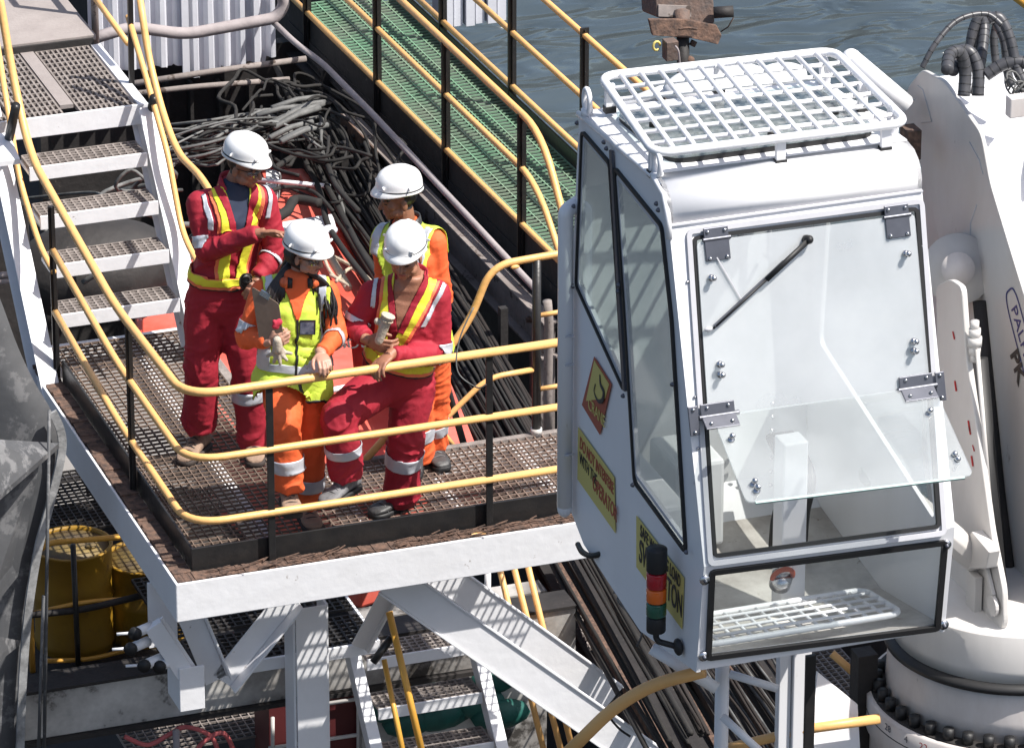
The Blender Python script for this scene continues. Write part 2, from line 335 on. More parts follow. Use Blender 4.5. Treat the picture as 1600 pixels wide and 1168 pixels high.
def make_guard_rail():
    t = empty('guard_rail', (0, 0, 0)); tag(t, 'yellow three-bar guard rail with black posts round the front and left of the platform', 'railing')
    rr = .0195; XL = -.045; YF = -.045
    xe = X1-.02
    top = [V((XL, -.0+YF+0, ZR[0]))]
    a0 = PX(0, 0, XL-.02); a1 = PX(48, 245, XL); 
    pts = [PX(-12, -60, XL-.03), a0, PX(20, 120, XL), a1, PX(86, 312, XL), V((XL, 1.3, 1.0)), V((XL, YF, ZR[0])), V((xe, YF, ZR[0]))]
    bm = B(); tube(bm, fillet(pts, .22, 8), .024, 12); ob('top_rail', bm, 'yellow', t, True)
    y1 = 2.62
    bm = B(); tube(bm, fillet([V((XL, y1, .80)), V((XL, 1.3, .66)), V((XL, YF, ZR[1])), V((xe, YF, ZR[1]))], .22, 8), .0205, 12); ob('middle_rail', bm, 'yellow', t, True)
    bm = B(); tube(bm, fillet([V((XL, y1, .42)), V((XL, 1.3, .30)), V((XL, YF, ZR[2])), V((xe, YF, ZR[2]))], .22, 8), .0205, 12); ob('lower_rail', bm, 'yellow', t, True)
    bm = B(); pts = [PX(-6, 60, XL), PX(30, 280, XL), PX(62, 385, XL), PX(84, 425, XL)]; tube(bm, fillet(pts, .15), .018, 10); ob('stair_middle_rail', bm, 'yellow', t, True)
    for (x, y, zt) in ((XL, 2.62, 1.07), (XL, 1.04, 1.0), (.417, YF, ZR[0]-.01), (1.647, YF, ZR[0]-.01)):
        bm = B(); w_ = .038
        box(bm, (x-w_/2, y-.007, -.06), (x+w_/2, y+.007, zt)); 
        if x == XL: box(bm, (x-.007, y-w_/2, -.0605), (x+.007, y+w_/2, zt-.002))
        else: box(bm, (x+.004, y-.0069, -.0595), (x+.018, y+.018, zt-.01))
        for z in ZR[1:]: bar(bm, (x-.024, y, z-.0), (x+.024, y, z), .05, .05) if 0 else None
        ob('post', bm, 'black', t, bevel=.002)
    return t
make_guard_rail()
def make_posts_rear():
    t = empty('rear_gate_rail', (1.9, 1.0, 0)); tag(t, 'curved yellow rail bending down from a round black post behind the platform', 'railing')
    Y = 1.0
    bm = B(); a = PY(838, 405, Y); b_ = PY(838, 688, Y); tube(bm, [V((b_.x, Y, 0)), V((b_.x, Y, a.z))], .025, 14); ob('post', bm, 'black', t, True)
    bm = B(); tube(bm, [V((b_.x, Y, .0)), V((b_.x, Y, .035))], .033, 12); ob('post_collar', bm, 'cream', t, True)
    bm = B(); tube(bm, fillet([PY(900, 392, Y), PY(840, 402, Y), PY(768, 415, Y), PY(735, 500, Y), PY(690, 560, Y), PY(640, 640, Y), PY(556, 735, Y)], .14, 8), .021, 12); ob('top_rail', bm, 'yellow', t, True)
    bm = B(); tube(bm, fillet([PY(834, 577, Y), PY(762, 590, Y), PY(700, 650, Y), PY(655, 700, Y)], .10, 8), .016, 12); ob('lower_rail', bm, 'yellow', t, True)
    bm = B(); tube(bm, [PY(676, 655, Y+.05), PY(714, 703, Y+.05)], .015, 10); ob('brace_rail', bm, 'yellow', t, True)
    for v in (490, 605):
        bm = B(); tube(bm, [PY(840, v+3, Y), PY(900, v-7, Y)], .014, 10); ob('side_rail', bm, 'yellow', t, True)
    bm = B(); tube(bm, [PY(686, 560, Y+.1), PY(728, 705, Y+.1)], .020, 10); tube(bm, [PY(593, 560, Y+.1), PY(500, 700, Y+.1)], .01, 8) if 0 else None
    ob('leaning_strut', bm, 'black', t, True)
    p = PY(714, 413, Y); bm = B()
    for k in range(1): ball(bm, PY(803, 415, Y)-V((0, .02, 0)), .016, (1.6, .6, .8))
    ob('weld_lug', bm, 'yellow', t, True)
make_posts_rear()
# brown vertical pipe by the gate post
bm = B(); pts = [PY(855, 470, 1.6), PY(858, 505, 1.6), PY(856, 600, 1.6), PY(856, 690, 1.6)]; tube(bm, fillet(pts, .05), .027, 12)
ob_ = ob('standpipe', bm, 'girder', None, True); tag(ob_, 'thick brown vertical pipe just right of the round black gate post', 'pipe')
# ================================================================== stairs (upper)
def stair_pts(): return [(.38, 2.66), (.605, 2.86), (.83, 3.06), (1.05, 3.27)]
def make_stairs():
    t = empty('staircase', (.35, 2.66, 0)); tag(t, 'upper white ship staircase with perforated dusty treads behind the left worker', 'stairs')
    for z, y in stair_pts():
        bm = B(); grating(bm, (.01, y+.004, z-.002), (1, 0, 0), (0, 1, 0), .68, .19, .045, .038, t=.011, h=.02)
        tr = ob('tread', bm, 'dustgrate', t)
        bm = B(); box(bm, (-.0, y-.012, z-.085), (.705, y, z+.0)); box(bm, (0, y-.0005, z-.055), (.02, y+.2, z-.03)); box(bm, (.685, y-.0005, z-.055), (.705, y+.2, z-.03)); box(bm, (.02, y+.19, z-.055), (.685, y+.2, z-.004))
        lp = ob('nosing', bm, 'white', tr, bevel=.003)
    for x, y0, z0 in ((-.085, 2.69, -.02), (.755, 2.62, .12)):
        d = V((0, 3.60-2.69, 1.02)); a = V((x, y0, z0))-d*(.17 if x < 0 else 0); k = 1.03 if x > 0 else 1.47; b_ = a+d*k
        bm = B(); bar(bm, a, b_, .014, .20, V((0, 0, 1))); bar(bm, a, b_, .11, .012, V((0, 0, 1)), off=((-.02 if x < 0 else .02), -.107)); bar(bm, a, b_, .11, .012, V((0, 0, 1)), off=((-.02 if x < 0 else .02), .107))
        ob('stringer', bm, 'white', t, bevel=.003)
    bm = B(); box(bm, (.75, 2.60, -.2), (.77, 2.75, .3)); ob('foot_plate', bm, 'white', t)
    for a, b_ in ((PX(241, 152, .80), PX(228, 214, .80)), (PX(25, 165, -.1), PX(8, 245, -.1))):
        bm = B(); tube(bm, [a, b_], .027, 12); ob('rail_bracket', bm, 'black', t, True)
make_stairs()
def make_stair_rail():
    t = empty('stair_handrail', (.8, 3.2, .6)); tag(t, 'yellow handrail on the right side of the upper staircase with a black post', 'railing')
    x = .80
    bm = B(); tube(bm, fillet([PX(216, -20, x), PX(232, 90, x), PX(255, 180, x), PX(278, 240, x), PX(316, 278, x), PX(345, 330, x)], .16), .021, 12); ob('top_rail', bm, 'yellow', t, True)
    bm = B(); tube(bm, fillet([PX(200, 25, x), PX(228, 120, x), PX(262, 240, x), PX(284, 360, x), PX(302, 400, x), PX(330, 440, x)], .12), .018, 12); ob('middle_rail', bm, 'yellow', t, True)
    bm = B(); bar(bm, PX(203, -20, x), PX(206, 148, x), .03, .03, V((0, 1, 0))); ob('post', bm, 'black', t, bevel=.003)
    bm = B(); tube(bm, [PX(142, -12, x+.05), PX(200, 68, x+.05)], .018, 10); ob('landing_rail', bm, 'yellow', t, True)
make_stair_rail()
def make_landing():
    t = empty('stair_landing', (.35, 4.1, 1.2)); tag(t, 'dusty perforated landing at the head of the upper staircase with a white edge', 'landing')
    z = 1.235; y0 = 3.56; y1 = 4.58
    bm = B(); grating(bm, (.0, y0, z), (1, 0, 0), (0, 1, 0), .29, y1-y0, .032, .075, t=.012, h=.025); grating(bm, (.40, y0, z), (1, 0, 0), (0, 1, 0), .32, y1-y0, .032, .075, t=.012, h=.025)
    grating(bm, (-.5, y0, z), (1, 0, 0), (0, 1, 0), .46, y1-y0, .032, .075, t=.012, h=.025)
    ob('perforated_plate', bm, 'dustgrate', t)
    bm = B(); box(bm, (.305, y0+.12, z-.02), (.385, y1, z+.004)); ob('dusty_strip', bm, 'dustplank', t)
    bm = B(); box(bm, (-.6, y0-.02, z-.12), (.80, y0-.004, z+.004)); box(bm, (.74, y0, z-.12), (.80, y1, z+.002)); ob('landing_beam', bm, 'white', t, bevel=.003)
    bm = B(); prism(bm, [V((-.09, y0-.45, z-.06)), V((-.6, y0-.45, z-.06)), V((-.6, y0-.2, z+.01)), V((-.09, y0-.2, z+.01))], (0, 0, -.03)); ob('side_plate', bm, 'white', t)
    g = empty('plank_ramp', (.3, 6, 1.25)); tag(g, 'flat dusty grey gangway plank at the top left corner, striped by rail shadows', 'gangway')
    bm = B(); box(bm, (-.9, y1+.02, z+.02), (.78, 9, z+.055)); ob('plank', bm, 'dustplank', g, bevel=.004)
    bm = B(); box(bm, (-.9, y1, z-.05), (.76, y1+.018, z+.04)); ob('ragged_edge', bm, 'darkrust', g)
    h = empty('gangway_rail', (.9, 6, 1.3)); tag(h, 'dusty grey post and rails beside the gangway plank at top left', 'railing')
    x = .86
    p0 = PX(150, 76, x)
    for k, yy in enumerate((p0.y,)): bm = B(); tube(bm, [V((x, yy, p0.z-.15)), V((x, yy, p0.z+1.0))], .022, 10); ob('post', bm, 'girder', h, True)
    for zz in (.52, 1.0):
        bm = B(); tube(bm, [V((x, p0.y, p0.z+zz)), V((x, p0.y+4, p0.z+zz))], .02, 10); ob('rail', bm, 'girder', h, True)
make_landing()
# ================================================================== corrugated wall, pipes
def make_corr():
    t = empty('corrugated_shed', (1.5, 9.4, 1)); tag(t, 'white corrugated metal shed wall with a torn lower edge at the top left', 'wall')
    Y = 9.6
    def sheet(u0, u1, vb0, vb1, name, rag=.05):
        a = PY(u0, vb0, Y); b_ = PY(u1, vb1, Y); n = max(8, int((b_.x-a.x)/.011)); bm = B(); th = .004; top = a.z+2.4
        rng = random.Random(int(u0)); rg = 0; lo = []
        for i in range(n+1):
            if i % 5 == 0: rg = rng.uniform(-rag, rag)
            x = a.x+(b_.x-a.x)*i/n; ph = (x % .115)/.115
            off = 0 if ph < .22 else ((ph-.22)/.14 if ph < .36 else (1 if ph < .72 else max(0, 1-(ph-.72)/.14)))
            lo.append((x, Y-.05*off, a.z+(b_.z-a.z)*i/n+rg))
        f1 = [bm.verts.new(p) for p in lo]; f2 = [bm.verts.new((p[0], p[1], top)) for p in lo]
        b1 = [bm.verts.new((p[0], p[1]+th, p[2])) for p in lo]; b2 = [bm.verts.new((p[0], p[1]+th, top)) for p in lo]
        for i in range(n):
            bm.faces.new((f1[i], f1[i+1], f2[i+1], f2[i])); bm.faces.new((b1[i+1], b1[i], b2[i], b2[i+1])); bm.faces.new((f1[i+1], f1[i], b1[i], b1[i+1]))
        return ob(name, bm, 'corr', t)
    sheet(140, 292, 112, 100, 'wall_sheet', .01); 
    o = sheet(286, 428, 118, 92, 'wall_sheet', .035); 
    bm = B(); a = PY(286, 118, Y-.07); box(bm, (a.x, Y-.075, a.z+.02), (a.x+.05, Y-.055, a.z+2.4)); a = PY(398, 100, Y-.07); box(bm, (a.x, Y-.075, a.z), (a.x+.04, Y-.055, a.z+2.4)); ob('joint_strip', bm, 'corr', t)
    # dark recess and wall below
    d = empty('dark_bulkhead', (1.5, 9.8, -2)); tag(d, 'dark sooty bulkhead with upright stiffeners below the corrugated shed', 'wall')
    bm = B(); a = PY(60, 125, 9.8); b_ = PY(505, 60, 9.8); box(bm, (a.x, 9.8, -4.6), (b_.x, 9.9, a.z+.05)); ob('bulkhead_plate', bm, 'darkrust', d)
    bm = B()
    for u in (262, 300, 345, 392, 440):
        p = PY(u, 150, 9.7); box(bm, (p.x-.012, 9.70, p.z-1.8), (p.x+.012, 9.79, p.z+.1))
    ob('stiffeners', bm, 'darkrust', d)
    for k, (pts, r, l, mt) in enumerate([
        ([PY(120, 68, 9.2), PY(205, 42, 9.2), PY(290, 54, 9.2), PY(432, 28, 9.2), PY(446, 5, 9.2), PY(430, -25, 9.2)], .042, 'thick dusty pipe bending across the front of the corrugated shed', 'greyrail'),
        ([PY(200, 132, 9.1), PY(330, 112, 9.1), PY(478, 92, 9.1)], .022, 'thin dark pipe running just under the torn edge of the corrugated shed', 'girder'),
        ([PY(196, 148, 9.0), PY(300, 136, 9.0), PY(452, 124, 9.0)], .02, 'lowest horizontal grey pipe under the corrugated shed', 'girder'),
        ([PZ(420, 28, -.6), PZ(462, 68, -.6), PZ(505, 100, -.6), PZ(582, 178, -.6), PZ(640, 240, -.6), PZ(700, 305, -.6), PZ(840, 455, -.6)], .022, 'long grey pipe running diagonally beside the green walkway', 'greyrail'),
        ([PZ(430, 100, -1.0), PZ(455, 160, -1.0), PZ(500, 270, -1), PZ(560, 385, -1.0), PZ(620, 480, -1.), PZ(680, 580, -1.0)], .022, 'long straight black pipe lying over the dark cables', 'cabledark'),
        ]):
        bm = B(); tube(bm, fillet(pts, .12), r, 12); o = ob('pipe', bm, mt, None, True); tag(o, l, 'pipe')
make_corr()
# ================================================================== green walkway
def wq(u, s=0, off=0, z=0):     # point on walkway near edge line at pixel column u, shifted off across and z up
    # intersect vertical plane of pixel column with near line
    lo, hi = -30., 30.
    def colu(k):
        p = wa+wd*k+wp*off+V((0, 0, z)); d = p-CAM; return 800+FPX*d.dot(cR)/d.dot(cF)
    for _ in range(50):
        m_ = (lo+hi)/2
        if colu(m_) < u: lo = m_
        else: hi = m_
    return wa+wd*lo+wp*off+V((0, 0, z))
WW = .73
def make_walkway():
    t = empty('green_walkway', wa); tag(t, 'long green grating walkway with black side plates beside the water', 'walkway')
    a = wq(455); L_ = (wq(900)-a).length
    bm = B(); grating(bm, a, wd, wp, L_, WW, .055, .088, t=.0085, h=.012); ob('walkway_grating', bm, 'greengrate', t)
    bm = B(); prism(bm, [a+V((0, 0, -.20)), a+wd*L_+V((0, 0, -.20)), a+wd*L_+wp*WW+V((0, 0, -.20)), a+wp*WW+V((0, 0, -.20))], (0, 0, -.02)); ob('under_tray', bm, 'darkdeck', t)
    bm = B(); bar(bm, a-wp*.012+V((0, 0, -.05)), a+wd*L_-wp*.012+V((0, 0, -.05)), .012, .24, V((0, 0, 1))); 
    bar(bm, a-wp*.02+V((0, 0, -.19)), a+wd*L_-wp*.02+V((0, 0, -.19)), .014, .16, V((0, 0, 1))); 
    bar(bm, a-wp*.06+V((0, 0, -.275)), a+wd*L_-wp*.06+V((0, 0, -.275)), .12, .014, V((0, 0, 1)))
    for u in (540, 650, 760):
        p = wq(u)-wp*.03; bar(bm, p+V((0, 0, -.268)), p+V((0, 0, -.18)), .05, .012, wd)
    ob('near_side_plate', bm, 'darkrust', t)
    bm = B(); bar(bm, a+wp*(WW+.01)+V((0, 0, .0)), a+wd*(L_+3)+wp*(WW+.01), .012, .22, V((0, 0, 1))); ob('far_side_plate', bm, 'black', t)
    for s, us in ((0, (480, 590, 697, 815)), (1, (692, 800, 912, 1030))):
        g = empty('walkway_rail', wq(us[1], off=s*WW)); 
        tag(g, ['yellow rails on black flat posts along the near edge of the green walkway', 'yellow rails on black posts on the water side of the green walkway'][s], 'railing')
        for u in us:
            off = -.03 if s == 0 else WW+.03
            p = wq(u, off=off); bm = B(); bar(bm, p+V((0, 0, -.25 if s == 0 else -.12)), p+V((0, 0, .86 if s == 0 else 1.02)), .06, .014, V((wd.x, wd.y, 0)))
            bar(bm, p+V((0, 0, -.25 if s == 0 else -.12)), p+V((0, 0, .85 if s == 0 else 1.01)), .012, .05, V((wd.x, wd.y, 0))) ; ob('post', bm, 'black', g)
        off = -.03 if s == 0 else WW+.03; st = wq(us[0]-60, off=off)
        if s == 0:
            e = wq(838, off=off)
            for (z, ue, drop, r) in ((.86, 846, 1.0, .024), (.49, 838, .75, .021), (.10, 868, 0, .021)):
                q = wq(ue, off=off, z=z); pts = [st+V((0, 0, z)), q]
                if drop: pts += [q+wd*.55+V((0, 0, -.62*drop)), q+wd*.75+V((0, 0, -1.15*drop))]
                else: pts += [q+wd*.3]
                bm = B(); tube(bm, fillet(pts, .3), r, 12); ob('rail', bm, 'yellow', g, True)
        else:
            for z in (.97, .53, .14):
                bm = B(); tube(bm, [st+V((0, 0, z)), wq(1140, off=off, z=z)], .021, 10); ob('rail', bm, 'yellow', g, True)
    # white corrugated corner beyond
    p = PD(742, 40, 44); bm = B()
    for k in range(6): box(bm, (p.x-.25+k*.09, p.y+(k % 2)*.03, p.z), (p.x-.25+k*.09+.07, p.y+.3, p.z+3))
    o = ob('corrugated_fence', bm, 'corr'); tag(o, 'strip of white corrugated fence beyond the green walkway at the water edge', 'fence')
make_walkway()
# ================================================================== girders beside the trough
def cline(u0, v0, u1, v1, z): return PZ(u0, v0, z), PZ(u1, v1, z)
def make_girders():
    t = empty('steel_girder', PZ(640, 300, -1.3)); tag(t, 'dusty brown steel girder running diagonally behind the standing workers', 'girder')
    a, b_ = cline(545, 178, 860, 505, -1.0); bm = B()
    bar(bm, a, b_, .10, .016); bar(bm, a+V((0, 0, -.12)), b_+V((0, 0, -.12)), .012, .22); bar(bm, a+V((0, 0, -.24)), b_+V((0, 0, -.24)), .12, .016)
    ob('i_beam', bm, 'girder', t, bevel=.003)
    n = (b_-a).normalized(); s = n.cross(V((0, 0, 1))); s = s if s.dot(cR) < 0 else -s
    bm = B(); c = a+s*.055+V((0, 0, -.11)); bar(bm, c, c+n*.75, .012, .24); pl = ob('bolted_plate', bm, 'rust', t)
    for k in range(4):
        for zz in (-.06, .06): bm = B(); q = c+n*(.12+.17*k)+V((0, 0, zz)); cyl(bm, q+s*.002, q+s*.025, .016, 6); ob('bolt', bm, 'darkrust', pl)
    bm = B(); c = b_-n*.25; bar(bm, c+V((0, 0, .01)), c+V((0, 0, -1.4)), .05, .1, n); bar(bm, c+n*.2+V((0, 0, -.01)), c+n*.2+V((0, 0, -1.4)), .1, .012, n); ob('bracket_leg', bm, 'girder', t)
    q = PZ(846, 500, -1.1); bm = B(); ball(bm, q, .035, (1.6, 1.3, .7)); tube(bm, [q-V((.1, 0, -.02)), q+V((.1, 0, 0))], .022); ob('corroded_coupling', bm, 'rust', t, True)
    for k, (u0, v0, u1, v1, z, w_, h_, m_, l_) in enumerate([
        (480, 85, 640, 262, -1.0, .06, .05, 'darkrust', 'narrow dark steel angle above the bolted girder plate'),
        (560, 120, 850, 430, -1.1, .10, .10, 'darkrust', 'sooty channel beam close under the side of the green walkway'),
        (838, 872, 1010, 1180, -2.4, .07, .10, 'darkrust', 'dark brown beam running down right under the platform, nearest the white braces'),
        (905, 862, 1100, 1180, -2.5, .09, .10, 'darkrust', 'rusty beam beside the frayed cable under the crane cab'),
        (950, 880, 1180, 1190, -2.6, .08, .06, 'darkrust', 'dark beam under the crane cab leading to the striped cables'),
        (870, 868, 1045, 1180, -2.2, .03, .03, 'rust', 'thin rusty bar between the dark beams under the platform'),
        (540, 265, 548, 330, -1.5, .05, .05, 'darkrust', 'short dark upright stub near the shed end of the bolted girder')]):
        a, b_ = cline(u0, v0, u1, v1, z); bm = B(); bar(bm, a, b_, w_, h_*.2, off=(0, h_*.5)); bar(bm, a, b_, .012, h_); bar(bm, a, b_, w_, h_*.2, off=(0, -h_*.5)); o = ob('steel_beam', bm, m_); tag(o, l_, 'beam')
    for k in range(9):
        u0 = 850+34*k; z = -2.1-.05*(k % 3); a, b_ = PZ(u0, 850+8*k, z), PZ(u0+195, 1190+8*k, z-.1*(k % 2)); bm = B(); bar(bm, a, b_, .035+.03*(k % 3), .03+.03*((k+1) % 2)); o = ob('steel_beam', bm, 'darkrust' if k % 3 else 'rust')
        tag(o, 'one of the parallel dark brown beams under the right end of the platform', 'beam', 'parallel dark beams under the platform')
    for k, (u, v0, v1, l_) in enumerate([(508, 108, 175, 'short black upright stanchion under the diagonal pipe left of the bolted girder'), (537, 222, 300, 'black upright post among the dark cables left of the bolted girder'), (786, 480, 640, 'dark square upright in the shadow behind the rear yellow rail')]):
        a = PZ(u, v0, -.9); bm = B(); bar(bm, a, a+V((0, 0, -.9)), .05, .05, wd); o = ob('upright', bm, 'darkrust'); tag(o, l_, 'post')
make_girders()
# ================================================================== cables
def make_cables():
    rng = random.Random(11)
    # bundle of light grey cables behind the left worker
    for k in range(32):
        u0 = 235+rng.uniform(-15, 25); v0 = 225+rng.uniform(-30, 50); z = -.95+rng.uniform(-.15, .15)
        pts = [PZ(u0, v0, z), PZ(330+rng.uniform(-15, 15), 218+rng.uniform(-32, 40), z+rng.uniform(0, .15)), PZ(410+rng.uniform(-15, 15), 198+rng.uniform(-28, 28), z+rng.uniform(0, .15)), PZ(478+rng.uniform(-30, 25), 200+rng.uniform(-38, 38), z)]
        if k % 4 == 0: pts += [PZ(505, 250+rng.uniform(-30, 30), z-.1), PZ(540+rng.uniform(0, 30), 330+rng.uniform(-20, 20), z-.3)]
        bm = B(); tube(bm, spline(pts, 6), rng.uniform(.007, .013), 6); o = ob('cable', bm, 'cable' if rng.random() < .8 else 'cabledark', None, True)
        tag(o, 'pale grey cable in the tangle behind the left worker', 'cable', 'grey cables tangled behind the left worker')
    for k, (u, v, r) in enumerate([(452, 150, .05), (470, 170, .04), (440, 210, .045)]):
        pass
    for k in range(9):      # thick pale sleeves
        u = 400+rng.uniform(-12, 60); v = 190+rng.uniform(-22, 40); z = -.75; a = PZ(u, v, z); b_ = PZ(u+60+rng.uniform(0, 20), v-24+rng.uniform(-10, 10), z)
        bm = B(); tube(bm, [a, (a+b_)/2+V((0, 0, .02)), b_], .02, 8); o = ob('cable_sleeve', bm, 'cable', None, True); tag(o, 'thick pale sleeve over the cables behind the left white helmet', 'sleeve', 'cable sleeves behind the left helmet')
    # looping black cables
    for k in range(16):
        u = 478+rng.uniform(-40, 60); v = 215+rng.uniform(-50, 70); z = -1.0+rng.uniform(-.2, .15); r = rng.uniform(.15, .4); c = PZ(u, v, z); ph = rng.uniform(0, 6.3)
        pts = [c+V((math.cos(ph+i*.42)*r*(1+.35*rng.uniform(-1, 1)), math.sin(ph+i*.42)*r*2.4*(1+.3*rng.uniform(-1, 1)), .03*i)) for i in range(9)]
        bm = B(); tube(bm, spline(pts, 4), rng.uniform(.008, .014), 6); o = ob('cable', bm, 'cabledark' if rng.random() < .9 else 'cable', None, True)
        tag(o, 'black looping cable heaped beside the diagonal girder', 'cable', 'black looping cables by the girder')
    # long dark cable run in the trough
    for k in range(110):
        s = rng.uniform(0, 1); z = -1.2+rng.uniform(-.15, .12); du = 100*s
        pts = []
        for (u, v) in ((455, 215), (500, 300), (560, 400), (640, 520), (720, 660), (800, 800), (900, 980), (1010, 1180))[:(8 if k % 5 == 0 else 6)]:
            pts.append(PZ(u+du+rng.uniform(-7, 7), v-40*s+rng.uniform(-7, 7), z+rng.uniform(-.03, .03)))
        bm = B(); tube(bm, spline(pts, 4), rng.uniform(.008, .018), 6); o = ob('cable', bm, 'brownpipe' if rng.random() < .35 else 'cabledark', None, True)
        tag(o, 'dark brown cable running straight down the trough beneath the platform', 'cable', 'dark brown cables in the trough')
    for k in range(30):     # striped silver cables low right
        s = k/30; z = -2.0+rng.uniform(-.05, .05); a = PZ(1085+s*150+rng.uniform(-4, 4), 1045-s*25, z); b_ = PZ(1205+s*150, 1225-s*20, z)
        bm = B(); tube(bm, spline([a, (a+b_)/2+V((rng.uniform(-.02, .02), 0, rng.uniform(-.01, .03))), b_], 5), .009, 6); o = ob('cable', bm, 'cable' if k % 3 == 0 else 'brownpipe', None, True)
        tag(o, 'thin cable in the taut striped bundle below the crane cab', 'cable', 'taut cables below the crane cab')
    # frayed beige cable
    bm = B()
    a = PZ(866, 884, -2.1); b_ = PZ(926, 1014, -2.1); n = 26
    for i in range(n):
        c = a.lerp(b_, i/n); d = (b_-a).normalized(); bar(bm, c, c+d*((b_-a).length/n*.72), .03+.006*rng.random(), .02, None, (rng.uniform(-.006, .006), 0))
    o = ob('link_chain', bm, 'dustgrate', None); tag(o, 'strip of beige cable-chain links lying along the dark beams under the platform', 'chain')
    # small hanging wires
    for k, (pts, l_, mt, r) in enumerate([
        ([(740, 480), (718, 530), (715, 580), (745, 605), (760, 600)], 'thin pale wire loop hanging below the rear yellow rail', 'cable', .004),
        ([(984, 915), (965, 935), (985, 960), (1003, 985), (995, 1010)], 'thin grey wire hanging under the corner of the crane cab', 'cable', .006),
        ([(958, 925), (990, 930), (1005, 975), (1000, 1000)], 'second grey wire curling under the crane cab edge beside the light tower', 'cable', .005),
        ([(968, 1080), (950, 1110), (965, 1135), (985, 1150)], 'short black wire dangling over the large curved yellow pipe', 'cabledark', .006)]):
        bm = B(); tube(bm, spline([PD(u, v, 28.5) for u, v in pts], 6), r, 6); o = ob('wire', bm, mt, None, True); tag(o, l_, 'wire')
make_cables()
# scaffold bar
bm = B(); a = PZ(395, 280, -1.0); b_ = PZ(516, 291, -1.0); tube(bm, [a, b_], .016, 10)
o = ob('scaffold_tube', bm, 'white', None, True); tag(o, 'paint-worn white tube lying over the cables right of the left worker', 'tube')
# ================================================================== orange boat
def make_boat():
    t = empty('orange_boat', PZ(500, 480, -1.9)); tag(t, 'faded orange boat with ropes and a white stripe moored below the platform', 'boat')
    zt = -1.45
    px = [(405, 262), (470, 275), (508, 318), (560, 425), (600, 470), (655, 545), (700, 590), (752, 705), (700, 745), (560, 790), (420, 720), (330, 640), (225, 540), (215, 470), (300, 420), (380, 330)]
    P_ = [PZ(u, v, zt) for u, v in px]
    c = sum(P_, V())/len(P_)
    bm = B(); inner = [c+(p-c)*.86 for p in P_]; lowr = [c+(p-c)*.80+V((0, 0, -.25)) for p in P_]; out = [p+V((0, 0, -.7)) for p in P_]
    vo = [bm.verts.new(p) for p in out]; v1 = [bm.verts.new(p) for p in P_]; v2 = [bm.verts.new(p) for p in inner]; v3 = [bm.verts.new(p) for p in lowr]
    n = len(px)
    for i in range(n):
        j = (i+1) % n
        bm.faces.new((vo[i], vo[j], v1[j], v1[i])); bm.faces.new((v1[i], v1[j], v2[j], v2[i])); bm.faces.new((v2[i], v2[j], v3[j], v3[i]))
    bm.faces.new(v3); bm.faces.new(vo[::-1])
    ob('hull', bm, 'orangehull', t, bevel=.02)
    bm = B(); tube(bm, [p+V((0, 0, .02)) for p in P_], .035, 8, closed=True); ob('gunwale', bm, 'orangehull', t, True)
    def quad(name, pts, z, m_, th=.05, bv=.01):
        bm = B(); prism(bm, [PZ(u, v, z) for u, v in pts], (0, 0, -th)); return ob(name, bm, m_, t, bevel=bv)
    quad('canopy', [(425, 330), (440, 300), (478, 292), (505, 322), (508, 345), (430, 362)], -1.15, 'orangehull', .2)
    quad('white_stripe', [(440, 346), (520, 333), (525, 352), (440, 366)], -1.13, 'white', .03)
    quad('deck_box', [(415, 265), (440, 262), (432, 296), (415, 300)], -1.2, 'white', .2)
    quad('side_panel', [(520, 372), (560, 428), (580, 470), (505, 560), (490, 440)], -1.3, 'orangehull', .1)
    quad('thwart', [(500, 505), (545, 498), (560, 650), (500, 640)], -1.25, 'orangehull', .1)
    quad('engine_cover', [(222, 495), (245, 478), (284, 480), (290, 508), (222, 520)], -.9, 'orangehull', .2)
    quad('side_panel', [(330, 545), (352, 540), (362, 590), (345, 610)], -.9, 'orangehull', .1)
    quad('stern_panel', [(655, 560), (690, 560), (742, 690), (735, 712), (640, 712)], -.9, 'orangehull', .12)
    textobj('UDE', 'signblack', .11, PZ(549, 538, -1.24), PZ(560, 537, -1.24)-PZ(530, 540, -1.24), cZ*.5+cG, t, 'hull_lettering')
    bm = B(); tube(bm, [PZ(506, 612, -1.1), PZ(556, 602, -1.1)], .02, 10); ob('white_fender', bm, 'white', t, True)
    for k, pts in enumerate([[(505, 372), (506, 400), (520, 430), (548, 448)], [(510, 395), (560, 422), (590, 450)], [(525, 440), (545, 420), (560, 425)], [(516, 430), (530, 436)]]):
        bm = B(); tube(bm, spline([PZ(u, v, -1.1) for u, v in pts], 5), .012, 8); ob('rope', bm, 'rope', t, True)
    bm = B(); tube(bm, [PZ(514, 398, -1.12), PZ(544, 450, -1.12)], .028, 10); ob('oar', bm, 'rope', t, True)
    q = PZ(514, 360, -1.0); bm = B(); ball(bm, q, .06, (1, .7, .6)); ob('cushion', bm, 'corr', t, True)
make_boat()
for k, (pts, r, z, l_) in enumerate([([(392, 335), (418, 345), (448, 330), (462, 312), (500, 318)], .035, -.9, 'thick black hose sagging over the orange boat right of the left worker'),
    ([(478, 255), (500, 300), (512, 350), (540, 395), (575, 440)], .022, -1.0, 'black hose lying along the inner edge of the orange boat'),
    ([(430, 262), (470, 240), (505, 246), (525, 290), (560, 330)], .02, -.85, 'dark hose looping from the grey cable pile toward the girder'),
    ([(418, 300), (450, 292), (490, 300), (520, 330)], .014, -.95, 'thin black hose crossing the orange boat canopy')]):
    bm = B(); tube(bm, spline([PZ(u, v, z) for u, v in pts], 6), r, 8); o = ob('black_hose', bm, 'cabledark', None, True); tag(o, l_, 'hose')
